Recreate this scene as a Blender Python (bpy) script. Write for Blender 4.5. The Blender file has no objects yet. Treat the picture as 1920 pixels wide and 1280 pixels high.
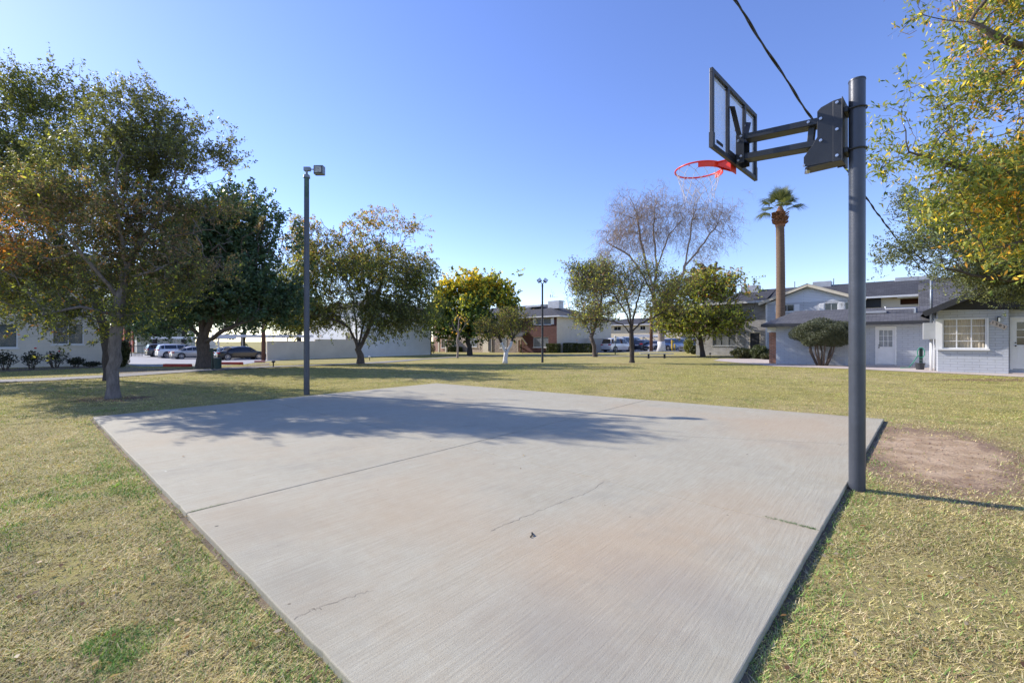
import bpy, bmesh, math, random
import numpy as np
from mathutils import Vector, Matrix

# ------------------------------------------------------------------ camera, sky, sun, exposure
S = bpy.context.scene
COL = S.collection
R = math.radians
F = 830.0                      # focal length in pixels of a 1920 wide picture
CH = 1.2                       # camera height above the slab
cam = bpy.data.cameras.new("camera"); cam.lens = F/1920*36; cam.sensor_width = 36
cam.sensor_fit = 'HORIZONTAL'; cam.clip_end = 6000; cam.clip_start = 0.02
co = bpy.data.objects.new("camera", cam); COL.objects.link(co)
co.location = (0, 0, CH); co.rotation_euler = (R(90), 0, 0); S.camera = co

SUN = Vector((-0.905, 0.425, 0)).normalized()
EL = R(33.0)
sund = Vector((SUN.x*math.cos(EL), SUN.y*math.cos(EL), math.sin(EL)))
w = bpy.data.worlds.new("World"); S.world = w; w.use_nodes = True
nt = w.node_tree; nt.nodes.clear()
sky = nt.nodes.new('ShaderNodeTexSky'); sky.sky_type = 'NISHITA'; sky.sun_disc = False
sky.sun_elevation = EL; sky.sun_rotation = math.atan2(SUN.x, SUN.y)
sky.altitude = 300; sky.air_density = 1.0; sky.dust_density = 0.15; sky.ozone_density = 3.0
bg = nt.nodes.new('ShaderNodeBackground'); bg.inputs[1].default_value = 0.15
wo = nt.nodes.new('ShaderNodeOutputWorld')
sm = nt.nodes.new('ShaderNodeMix'); sm.data_type = 'RGBA'; sm.blend_type = 'MULTIPLY'; sm.inputs[0].default_value = 1
sm.inputs[7].default_value = (1.03, .965, 1.04, 1)
hs_ = nt.nodes.new('ShaderNodeHueSaturation'); hs_.inputs['Saturation'].default_value = 1.10; hs_.inputs['Hue'].default_value = .512; nt.links.new(sky.outputs[0], hs_.inputs['Color']); nt.links.new(hs_.outputs[0], sm.inputs[6]); nt.links.new(sm.outputs[2], bg.inputs[0]); nt.links.new(bg.outputs[0], wo.inputs[0])
ld = bpy.data.lights.new("sun", 'SUN'); ld.energy = 3.9; ld.angle = R(0.53); ld.color = (1.0, 0.93, 0.85)
lo = bpy.data.objects.new("sun", ld); COL.objects.link(lo)
lo.rotation_euler = (-sund).to_track_quat('-Z', 'Y').to_euler(); lo.location = (0, 0, 30)
vs = S.view_settings; vs.view_transform = 'Standard'; vs.look = 'None'; vs.gamma = 1; vs.exposure = 0.82

# ------------------------------------------------------------------ axes of the court and of the houses
U = Vector((0.753, -0.658, 0)).normalized()      # along the house fronts, to the right and nearer
V = Vector((0.658, 0.753, 0)).normalized()       # away from the camera
AU = math.atan2(U.y, U.x)

# ------------------------------------------------------------------ terrain
def sstep(a, b, x):
    t = np.clip((x-a)/(b-a), 0, 1); return t*t*(3-2*t)
def G(X, Y):
    m = np.interp(X, [-35, 0, 20], [.80, .45, .10])
    return -0.04 - m*sstep(18, 48, Y)
def at(px, py):
    kx = (px-960)/F; kz = -(py-640)/F; a, b = .8, 400.
    for _ in range(60):
        c = (a+b)/2
        if CH+kz*c > G(kx*c, c): a = c
        else: b = c
    return Vector((kx*a, a, float(G(kx*a, a))))
def pt(px, py, Y): return Vector(((px-960)/F*Y, Y, CH-(py-640)/F*Y))

def gp(px, py):
    Y = CH*F/(py-640); return Vector(((px-960)/F*Y, Y))
def hashn(ix, iy, seed):
    h = (ix.astype(np.int64)*374761393 + iy.astype(np.int64)*668265263 + seed*1442695041) & 0x7fffffff
    h = ((h ^ (h >> 13))*1274126177) & 0x7fffffff
    return ((h ^ (h >> 16)) & 0xffff)/65535.0
def vnoise(x, y, sc, seed=0):
    x = x*sc; y = y*sc; ix = np.floor(x); iy = np.floor(y); fx = x-ix; fy = y-iy
    fx = fx*fx*(3-2*fx); fy = fy*fy*(3-2*fy)
    a = hashn(ix, iy, seed); b = hashn(ix+1, iy, seed); c = hashn(ix, iy+1, seed); d = hashn(ix+1, iy+1, seed)
    return (a*(1-fx)+b*fx)*(1-fy)+(c*(1-fx)+d*fx)*fy

# ------------------------------------------------------------------ materials
def newmat(name):
    m = bpy.data.materials.new(name); m.use_nodes = True
    n = m.node_tree; b = n.nodes['Principled BSDF']; return m, n, b
def mixc(n, fac, a, b, mode='MIX'):
    x = n.nodes.new('ShaderNodeMix'); x.data_type = 'RGBA'; x.blend_type = mode
    for i, v in ((0, fac), (6, a), (7, b)):
        if isinstance(v, (int, float)): x.inputs[i].default_value = v
        elif isinstance(v, tuple): x.inputs[i].default_value = (*v, 1) if len(v) == 3 else v
        else: n.links.new(v, x.inputs[i])
    return x.outputs[2]
def noise(n, vec, scale, detail=4, rough=.6):
    t = n.nodes.new('ShaderNodeTexNoise'); t.inputs['Scale'].default_value = scale
    t.inputs['Detail'].default_value = detail; t.inputs['Roughness'].default_value = rough
    n.links.new(vec, t.inputs['Vector']); return t.outputs['Fac']
def ramp(n, fac, p0, p1):
    t = n.nodes.new('ShaderNodeMapRange'); t.clamp = True
    t.inputs[1].default_value = p0; t.inputs[2].default_value = p1
    n.links.new(fac, t.inputs[0]); return t.outputs[0]
def math_(n, op, a, b=0.0):
    t = n.nodes.new('ShaderNodeMath'); t.operation = op
    for i, v in enumerate((a, b)):
        if isinstance(v, (int, float)): t.inputs[i].default_value = v
        else: n.links.new(v, t.inputs[i])
    return t.outputs[0]
def coord(n, kind='Object', sc=(1, 1, 1), rot=(0, 0, 0)):
    c = n.nodes.new('ShaderNodeTexCoord'); m = n.nodes.new('ShaderNodeMapping')
    m.inputs['Scale'].default_value = sc; m.inputs['Rotation'].default_value = rot
    n.links.new(c.outputs[kind], m.inputs[0]); return m.outputs[0]
def bump(n, b, h, strength, dist=.01):
    t = n.nodes.new('ShaderNodeBump'); t.inputs['Strength'].default_value = strength
    t.inputs['Distance'].default_value = dist
    n.links.new(h, t.inputs['Height']); n.links.new(t.outputs[0], b.inputs['Normal'])
def mat(name, c, rough=.6, metal=0, var=.15, scale=3, bmp=0, bscale=40, spec=None):
    m, n, b = newmat(name)
    v = coord(n); f = noise(n, v, scale)
    lo_ = tuple(x*(1-var) for x in c); hi = tuple(min(1, x*(1+var)) for x in c)
    n.links.new(mixc(n, ramp(n, f, .3, .7), lo_, hi), b.inputs['Base Color'])
    b.inputs['Roughness'].default_value = rough; b.inputs['Metallic'].default_value = metal
    if spec is not None: b.inputs['Specular IOR Level'].default_value = spec
    if bmp: bump(n, b, noise(n, v, bscale), bmp)
    return m
def brickmat(name, c1, c2, mortar, bw=.2, rh=.067, ms=.008, rough=.8, bmp=.6, big=(.8, 1.15)):
    m, n, b = newmat(name)
    v = coord(n, 'UV')
    t = n.nodes.new('ShaderNodeTexBrick'); n.links.new(v, t.inputs[0])
    t.inputs['Color1'].default_value = (*c1, 1); t.inputs['Color2'].default_value = (*c2, 1); t.inputs['Mortar'].default_value = (*mortar, 1)
    t.inputs['Scale'].default_value = 1; t.inputs['Brick Width'].default_value = bw; t.inputs['Row Height'].default_value = rh
    t.inputs['Mortar Size'].default_value = ms; t.inputs['Mortar Smooth'].default_value = .3
    f = noise(n, coord(n), .9, 6)
    g = n.nodes.new('ShaderNodeMapRange'); g.inputs[1].default_value = .3; g.inputs[2].default_value = .7
    g.inputs[3].default_value = big[0]; g.inputs[4].default_value = big[1]; n.links.new(f, g.inputs[0])
    cc = n.nodes.new('ShaderNodeCombineColor')
    for i in range(3): n.links.new(g.outputs[0], cc.inputs[i])
    n.links.new(mixc(n, 1.0, t.outputs[0], cc.outputs[0], 'MULTIPLY'), b.inputs['Base Color'])
    b.inputs['Roughness'].default_value = rough
    inv = math_(n, 'SUBTRACT', 1.0, t.outputs['Fac'])
    h = math_(n, 'ADD', inv, math_(n, 'MULTIPLY', noise(n, v, 60), .4))
    bump(n, b, h, bmp, .012)
    return m
def leafmat(name, transl=.4, rough=.5):
    m, n, b = newmat(name)
    a = n.nodes.new('ShaderNodeAttribute'); a.attribute_name = 'Col'
    n.links.new(a.outputs['Color'], b.inputs['Base Color']); b.inputs['Roughness'].default_value = rough
    b.inputs['Specular IOR Level'].default_value = .35
    tr = n.nodes.new('ShaderNodeBsdfTranslucent')
    tc = mixc(n, 1.0, a.outputs['Color'], (1.25, 1.15, .5, 1), 'MULTIPLY'); n.links.new(tc, tr.inputs[0])
    ms = n.nodes.new('ShaderNodeMixShader'); ms.inputs[0].default_value = transl
    o = n.nodes['Material Output']
    n.links.new(b.outputs[0], ms.inputs[1]); n.links.new(tr.outputs[0], ms.inputs[2]); n.links.new(ms.outputs[0], o.inputs[0])
    return m
def barkmat(name, c, c2=None, sc=(9, 9, 2.2)):
    m, n, b = newmat(name)
    v = coord(n, 'Object', sc); f = noise(n, v, 2.2, 8, .7)
    c2 = c2 or tuple(x*.45 for x in c)
    n.links.new(mixc(n, ramp(n, f, .35, .65), c2, c), b.inputs['Base Color']); b.inputs['Roughness'].default_value = .9
    bump(n, b, f, 1.0, .03); return m

MAT = {}
MAT['leaf'] = leafmat('leaf', .48); MAT['leaf_dark'] = leafmat('dense leaf', .25, .45)
MAT['grassblade'] = leafmat('grass blade', .25, .7)
MAT['bark'] = barkmat('bark', (.16, .125, .10))
MAT['bark_grey'] = barkmat('grey bark', (.24, .205, .18))
MAT['bark_dark'] = barkmat('dark bark', (.085, .068, .055))
MAT['bark_pale'] = barkmat('pale bark', (.40, .33, .27), (.17, .13, .11))
MAT['palmbark'] = barkmat('palm bark', (.22, .145, .09), (.10, .065, .045), (2, 2, 14))
MAT['whitewash'] = mat('whitewashed bark', (.62, .61, .6), .8, 0, .2, 9, .5, 20)
MAT['charcoal'] = mat('charcoal steel paint', (.024, .026, .030), .42, .1, .18, 6, .08, 90)
MAT['polepaint'] = mat('pole paint', (.060, .068, .085), .38, .15, .14, 5, .12, 60)
MAT['bolt'] = mat('zinc bolt', (.55, .56, .58), .3, .9)
MAT['galv'] = mat('galvanised steel', (.24, .27, .30), .5, .5, .2, 12, .1)
MAT['orange'] = mat('orange rim paint', (.72, .035, .012), .35, 0, .08, 8)
MAT['chain'] = mat('net cord', (.56, .53, .54), .6, 0, .2, 20)
MAT['black'] = mat('black rubber', (.012, .012, .013), .6)
MAT['cable'] = mat('black cable', (.018, .018, .02), .55)
MAT['white'] = mat('white paint', (.74, .74, .73), .45, 0, .05, 3, .05)
MAT['cream'] = mat('cream paint', (.62, .55, .42), .7, 0, .06, 2, .05)
MAT['wood'] = mat('brown wood pole', (.13, .06, .035), .8, 0, .3, 4, .4, 30)
MAT['stucco'] = brickmat('painted block cream', (.72, .66, .55), (.705, .65, .54), (.63, .58, .49), .4, .2, .006, .85, .12, (.92, 1.05))
MAT['stucco_grey'] = mat('pale stucco', (.74, .74, .70), .85, 0, .06, .8, .15, 30)
MAT['stucco_beige'] = mat('beige stucco', (.62, .55, .42), .85, 0, .07, .8, .15, 30)
MAT['paintbrick'] = brickmat('blue grey painted brick', (.47, .495, .53), (.45, .475, .515), (.31, .33, .36), .41, .105, .007, .6, .75, (.9, 1.08))
MAT['greybrick'] = brickmat('whitewashed grey brick', (.44, .43, .42), (.33, .32, .32), (.27, .265, .26), .30, .09, .01, .85, .7, (.8, 1.15))
MAT['redbrick'] = brickmat('dark red brick', (.115, .036, .028), (.075, .026, .022), (.11, .07, .06), .22, .075, .008, .85, .5)
MAT['rustbrick'] = brickmat('rust brick', (.33, .14, .075), (.22, .09, .055), (.3, .24, .2), .22, .075, .01, .85, .5)
MAT['tanbrick'] = brickmat('tan brick', (.50, .39, .28), (.40, .31, .23), (.44, .38, .31), .22, .075, .01, .85, .5)
MAT['pinkbrick'] = brickmat('pink brick', (.48, .26, .18), (.36, .19, .14), (.42, .35, .30), .22, .075, .01, .85, .5)
MAT['stone'] = brickmat('stone veneer', (.30, .23, .18), (.16, .12, .10), (.30, .27, .24), .3, .17, .02, .9, .8)
MAT['siding'] = brickmat('grey lap siding', (.50, .52, .55), (.50, .52, .55), (.24, .25, .27), 9, .13, .010, .55, .8, (.95, 1.04))
MAT['whitesiding'] = brickmat('white lap siding', (.66, .69, .74), (.66, .69, .74), (.42, .44, .48), 9, .13, .008, .55, .8, (.95, 1.04))
MAT['shingle'] = brickmat('dark asphalt shingle', (.060, .062, .070), (.034, .035, .040), (.022, .022, .026), .30, .14, .012, .9, .8, (.75, 1.25))
MAT['shingle2'] = brickmat('grey asphalt shingle', (.115, .115, .12), (.07, .07, .076), (.045, .045, .05), .30, .14, .012, .9, .8, (.8, 1.2))
MAT['trim_dark'] = mat('dark trim', (.03, .032, .038), .6)
MAT['metalroof'] = mat('white metal fascia', (.60, .61, .62), .5, .1, .1, 2)
MAT['acunit'] = mat('ac unit metal', (.42, .43, .44), .5, .3, .12, 2, .1)
MAT['redpaint'] = mat('red curb paint', (.42, .06, .045), .7, 0, .25, 6, .2)
MAT['pinkpaint'] = mat('faded red paint', (.62, .30, .27), .8, 0, .2, 6, .2)
MAT['stopwhite'] = mat('white concrete stop', (.62, .61, .59), .8, 0, .1, 6, .2)
MAT['darkgreen'] = mat('dark green metal', (.012, .035, .03), .5)
MAT['green'] = mat('green hose', (.02, .25, .15), .45)
MAT['yellow'] = mat('yellow paint', (.62, .40, .04), .6)
MAT['curtain'] = mat('beige curtain', (.78, .64, .46), .9, 0, .06, 2)
MAT['brown'] = mat('brown door wall', (.20, .075, .035), .7)
MAT['redflower'] = mat('red petals', (.55, .015, .02), .6)
MAT['dirtclod'] = mat('dry leaf', (.32, .17, .05), .8, 0, .4, 30)
MAT['rimsteel'] = mat('wheel alloy', (.5, .5, .52), .3, .8)
MAT['tail'] = mat('tail lamp', (.45, .01, .01), .2)
MAT['head'] = mat('head lamp', (.75, .77, .8), .1, .2)
def glassmat(name, c, rough=.08):
    m, n, b = newmat(name); b.inputs['Base Color'].default_value = (*c, 1); b.inputs['Roughness'].default_value = rough
    b.inputs['Specular IOR Level'].default_value = .8; return m
MAT['darkglass'] = glassmat('dark window glass', (.02, .024, .03))
MAT['blindglass'] = mat('window with blinds', (.16, .17, .18), .25, 0, .25, 1.2)
MAT['carglass'] = glassmat('car glass', (.012, .014, .018), .05)
def clearglass(name, tint, fac=.12, rough=.05):
    m, n, b = newmat(name); b.inputs['Base Color'].default_value = (*tint, 1); b.inputs['Roughness'].default_value = rough
    b.inputs['Specular IOR Level'].default_value = .8
    t = n.nodes.new('ShaderNodeBsdfTransparent'); t.inputs[0].default_value = (.97, .98, .98, 1)
    ms = n.nodes.new('ShaderNodeMixShader')
    v = coord(n); f = noise(n, v, 4, 5)
    g = n.nodes.new('ShaderNodeMapRange'); g.inputs[1].default_value = .3; g.inputs[2].default_value = .75
    g.inputs[3].default_value = fac*.6; g.inputs[4].default_value = fac*1.5; n.links.new(f, g.inputs[0])
    n.links.new(g.outputs[0], ms.inputs[0])
    n.links.new(t.outputs[0], ms.inputs[1]); n.links.new(b.outputs[0], ms.inputs[2])
    n.links.new(ms.outputs[0], n.nodes['Material Output'].inputs[0]); return m
MAT['clear'] = clearglass('clear window glass', (.3, .32, .35), .12)
MAT['acrylic'] = clearglass('scuffed clear acrylic', (.62, .68, .75), .30, .3)

# ------------------------------------------------------------------ mesh helpers
def tag(o, label=None, cat=None, group=None, kind=None):
    if label: o['label'] = label
    if cat: o['category'] = cat
    if group: o['group'] = group
    if kind: o['kind'] = kind
    return o
def empty(name, loc, rz=0, **k):
    o = bpy.data.objects.new(name, None); COL.objects.link(o); o.location = loc; o.rotation_euler = (0, 0, rz)
    o.empty_display_size = .2
    return tag(o, **k)
class MB:
    def __init__(s): s.v = []; s.f = []
    def add(s, vs_, fs):
        b = len(s.v); s.v += [tuple(p) for p in vs_]; s.f += [tuple(b+i for i in f) for f in fs]; return s
    def box(s, x0, x1, y0, y1, z0, z1):
        return s.add([(x0, y0, z0), (x1, y0, z0), (x1, y1, z0), (x0, y1, z0), (x0, y0, z1), (x1, y0, z1), (x1, y1, z1), (x0, y1, z1)],
                     [(3, 2, 1, 0), (4, 5, 6, 7), (0, 1, 5, 4), (1, 2, 6, 5), (2, 3, 7, 6), (3, 0, 4, 7)])
    def beam(s, p0, p1, wd, ht, up=(0, 0, 1)):
        p0 = Vector(p0); p1 = Vector(p1); d = (p1-p0).normalized(); up = Vector(up)
        x = d.cross(up).normalized()*wd/2; z = x.cross(d).normalized()*ht/2
        vs_ = [p0-x-z, p0+x-z, p0+x+z, p0-x+z, p1-x-z, p1+x-z, p1+x+z, p1-x+z]
        return s.add(vs_, [(0, 1, 2, 3), (7, 6, 5, 4), (0, 4, 5, 1), (1, 5, 6, 2), (2, 6, 7, 3), (3, 7, 4, 0)])
    def tube(s, pts, r, n=10, cap=True):
        pts = [Vector(p) for p in pts]; rs = r if isinstance(r, (list, tuple)) else [r]*len(pts)
        ref = None; rings = []
        for i, p in enumerate(pts):
            d = (pts[min(i+1, len(pts)-1)]-pts[max(i-1, 0)]).normalized()
            if ref is None: ref = Vector((1, 0, 0)) if abs(d.x) < .8 else Vector((0, 1, 0))
            a = (ref-d*ref.dot(d)).normalized(); ref = a; b = d.cross(a)
            rings.append([p+(a*math.cos(t)+b*math.sin(t))*rs[i] for t in [2*math.pi*k/n for k in range(n)]])
        vs_ = [q for rg in rings for q in rg]; fs = []
        for i in range(len(pts)-1):
            for k in range(n):
                fs.append((i*n+k, i*n+(k+1) % n, (i+1)*n+(k+1) % n, (i+1)*n+k))
        if cap: fs.append(tuple(range(n-1, -1, -1))); fs.append(tuple((len(pts)-1)*n+k for k in range(n)))
        return s.add(vs_, fs)
    def prism(s, poly, y0, y1):      # poly in x,z
        n = len(poly)
        return s.add([(x, y0, z) for x, z in poly]+[(x, y1, z) for x, z in poly],
                     [tuple(range(n)), tuple(range(2*n-1, n-1, -1))]+[(i, i+n, (i+1) % n+n, (i+1) % n) for i in range(n)])
    def ball(s, c, r, nu=10, nv=6, sc=(1, 1, 1)):
        vs_ = []; fs = []
        for j in range(nv+1):
            t = math.pi*j/nv
            for i in range(nu):
                a = 2*math.pi*i/nu
                vs_.append((c[0]+r*sc[0]*math.sin(t)*math.cos(a), c[1]+r*sc[1]*math.sin(t)*math.sin(a), c[2]+r*sc[2]*math.cos(t)))
        for j in range(nv):
            for i in range(nu):
                fs.append((j*nu+i, (j+1)*nu+i, (j+1)*nu+(i+1) % nu, j*nu+(i+1) % nu))
        return s.add(vs_, fs)
    def build(s, name, m, parent=None, smooth=False, bev=0, uv=True, loc=None):
        me = bpy.data.meshes.new(name); me.from_pydata(s.v, [], s.f); me.update()
        if uv:
            ul = me.uv_layers.new(name='UVMap').data
            for p in me.polygons:
                nn = p.normal; ax, ay, az = abs(nn.x), abs(nn.y), abs(nn.z)
                for li in p.loop_indices:
                    q = me.vertices[me.loops[li].vertex_index].co
                    if az > .95: ul[li].uv = (q.x, q.y)
                    elif az > .12:   # roof slope: run up the slope
                        k = math.sqrt(max(1e-6, 1-az*az))
                        ul[li].uv = ((q.x if ay >= ax else q.y), q.z/k)
                    elif ay >= ax: ul[li].uv = (q.x, q.z)
                    else: ul[li].uv = (q.y, q.z)
        if smooth: me.polygons.foreach_set('use_smooth', [True]*len(me.polygons))
        me.materials.append(m if not isinstance(m, str) else MAT[m])
        o = bpy.data.objects.new(name, me); COL.objects.link(o)
        if parent: o.parent = parent
        if loc: o.location = loc
        if bev:
            b = o.modifiers.new('bevel', 'BEVEL'); b.width = bev; b.segments = 2; b.limit_method = 'ANGLE'; b.angle_limit = R(40)
        return o
def npmesh(name, verts, k, col, m, parent=None, smooth=False):
    """verts (N*k,3): every k vertices one face"""
    nv = len(verts); nf = nv//k
    me = bpy.data.meshes.new(name); me.vertices.add(nv); me.vertices.foreach_set('co', verts.astype(np.float32).ravel())
    me.loops.add(nv); me.loops.foreach_set('vertex_index', np.arange(nv, dtype=np.int32))
    me.polygons.add(nf); me.polygons.foreach_set('loop_start', np.arange(0, nv, k, dtype=np.int32))
    me.polygons.foreach_set('loop_total', np.full(nf, k, dtype=np.int32))
    me.update(calc_edges=True)
    if col is not None:
        a = me.color_attributes.new('Col', 'FLOAT_COLOR', 'POINT')
        c = np.ones((nv, 4), np.float32); c[:, :3] = np.repeat(col, k, axis=0); a.data.foreach_set('color', c.ravel())
    me.materials.append(MAT[m]); me.validate()
    o = bpy.data.objects.new(name, me); COL.objects.link(o)
    if parent: o.parent = parent
    return o
def sheet(name, pts, off, m, step=1.5, thick=0, **k):
    bm = bmesh.new(); bm.faces.new([bm.verts.new((p[0], p[1], 0)) for p in pts])
    xs = [p[0] for p in pts]; ys = [p[1] for p in pts]
    for ax, lo_, hi in ((0, min(xs), max(xs)), (1, min(ys), max(ys))):
        c = math.ceil(lo_/step)*step
        while c < hi:
            no = (1, 0, 0) if ax == 0 else (0, 1, 0); p = (c, 0, 0) if ax == 0 else (0, c, 0)
            bmesh.ops.bisect_plane(bm, geom=bm.verts[:]+bm.edges[:]+bm.faces[:], plane_co=p, plane_no=no); c += step
    bmesh.ops.recalc_face_normals(bm, faces=bm.faces[:])
    if bm.faces[:] and sum(f.normal.z for f in bm.faces) < 0: bmesh.ops.reverse_faces(bm, faces=bm.faces[:])
    for v in bm.verts: v.co.z = float(G(v.co.x, v.co.y))+off
    me = bpy.data.meshes.new(name); bm.to_mesh(me); bm.free(); me.materials.append(MAT[m])
    o = bpy.data.objects.new(name, me); COL.objects.link(o); return tag(o, **k)
def strip(pts, wd):
    L = []; Rr = []
    for i, p in enumerate(pts):
        a = pts[max(i-1, 0)]; b = pts[min(i+1, len(pts)-1)]; d = Vector((b[0]-a[0], b[1]-a[1])).normalized()
        n_ = Vector((-d.y, d.x))*wd/2; L.append((p[0]+n_.x, p[1]+n_.y)); Rr.append((p[0]-n_.x, p[1]-n_.y))
    return L+Rr[::-1]

# ------------------------------------------------------------------ ground
DIRT = Vector((4.68, 4.92, 0))
def groundmat():
    m, n, b = newmat('dormant lawn')
    c = n.nodes.new('ShaderNodeTexCoord'); v = c.outputs['Object']
    big = noise(n, v, .22, 5, .6); mid = noise(n, v, 1.3, 5, .65); fine = noise(n, v, 22, 6, .75); vf = noise(n, v, 90, 4, .7)
    straw = (.42, .35, .155); olive = (.33, .305, .085); grn = (.17, .19, .05); brown = (.24, .175, .10)
    a = mixc(n, ramp(n, big, .38, .62), straw, olive)
    a = mixc(n, ramp(n, mid, .50, .70), a, grn)
    a = mixc(n, ramp(n, fine, .45, .72), a, brown)
    a = mixc(n, ramp(n, vf, .62, .8), a, (.42, .36, .20))
    # worn bare soil beside the post, and round two trunks
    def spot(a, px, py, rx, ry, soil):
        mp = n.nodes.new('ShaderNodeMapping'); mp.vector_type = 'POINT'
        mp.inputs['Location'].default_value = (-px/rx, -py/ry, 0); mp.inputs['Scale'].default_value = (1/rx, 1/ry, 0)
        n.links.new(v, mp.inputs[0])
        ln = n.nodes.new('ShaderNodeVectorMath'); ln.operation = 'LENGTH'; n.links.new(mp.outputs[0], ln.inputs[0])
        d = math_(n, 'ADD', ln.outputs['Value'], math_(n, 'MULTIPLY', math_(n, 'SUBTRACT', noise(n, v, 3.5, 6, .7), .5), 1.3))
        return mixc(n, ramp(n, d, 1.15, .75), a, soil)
    soil = mixc(n, ramp(n, noise(n, v, 4, 6), .35, .65), (.36, .25, .15), (.53, .39, .255))
    def dotp(vec, off):
        t = n.nodes.new('ShaderNodeVectorMath'); t.operation = 'DOT_PRODUCT'; n.links.new(v, t.inputs[0]); t.inputs[1].default_value = vec
        return math_(n, 'SUBTRACT', t.outputs['Value'], off)
    du = math_(n, 'DIVIDE', dotp(tuple(U), DIRT.dot(U)), .52); dv = math_(n, 'DIVIDE', dotp(tuple(V), DIRT.dot(V)), 1.35)
    dd = math_(n, 'SQRT', math_(n, 'ADD', math_(n, 'MULTIPLY', du, du), math_(n, 'MULTIPLY', dv, dv)))
    dd = math_(n, 'ADD', dd, math_(n, 'MULTIPLY', math_(n, 'SUBTRACT', noise(n, v, 3.0, 8, .75), .5), 1.9))
    a = mixc(n, ramp(n, dd, 1.9, 1.25), a, (.27, .185, .125)); a = mixc(n, ramp(n, dd, 1.15, .85), a, soil)
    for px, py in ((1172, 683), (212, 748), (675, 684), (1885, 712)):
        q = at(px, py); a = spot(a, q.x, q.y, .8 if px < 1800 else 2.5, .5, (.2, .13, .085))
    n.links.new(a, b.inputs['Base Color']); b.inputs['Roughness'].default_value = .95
    b.inputs['Specular IOR Level'].default_value = .1
    bump(n, b, math_(n, 'ADD', fine, math_(n, 'MULTIPLY', mid, 1.5)), .9, .03)
    return m
MAT['ground'] = groundmat()
def ground():
    a = list(np.arange(-70, 70.1, 1.0)); e = [75, 85, 100, 130, 200, 400, 900, 2500]
    xs = [-q for q in e[::-1]]+a+e; ys = [-q for q in e[::-1] if q > 90]+[-60, -40, -25, -15]+list(np.arange(-10, 100.1, 1.0))+[110, 130, 200, 400, 900, 2500]
    X, Y = np.meshgrid(xs, ys); Z = G(X, Y); nx = len(xs); ny = len(ys)
    v = np.stack([X, Y, Z], -1).reshape(-1, 3).tolist()
    f = [(j*nx+i, j*nx+i+1, (j+1)*nx+i+1, (j+1)*nx+i) for j in range(ny-1) for i in range(nx-1)]
    me = bpy.data.meshes.new('lawn_ground'); me.from_pydata(v, [], f); me.materials.append(MAT['ground'])
    me.polygons.foreach_set('use_smooth', [True]*len(f))
    o = bpy.data.objects.new('lawn_ground', me); COL.objects.link(o); tag(o, kind='structure')
ground()

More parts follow.
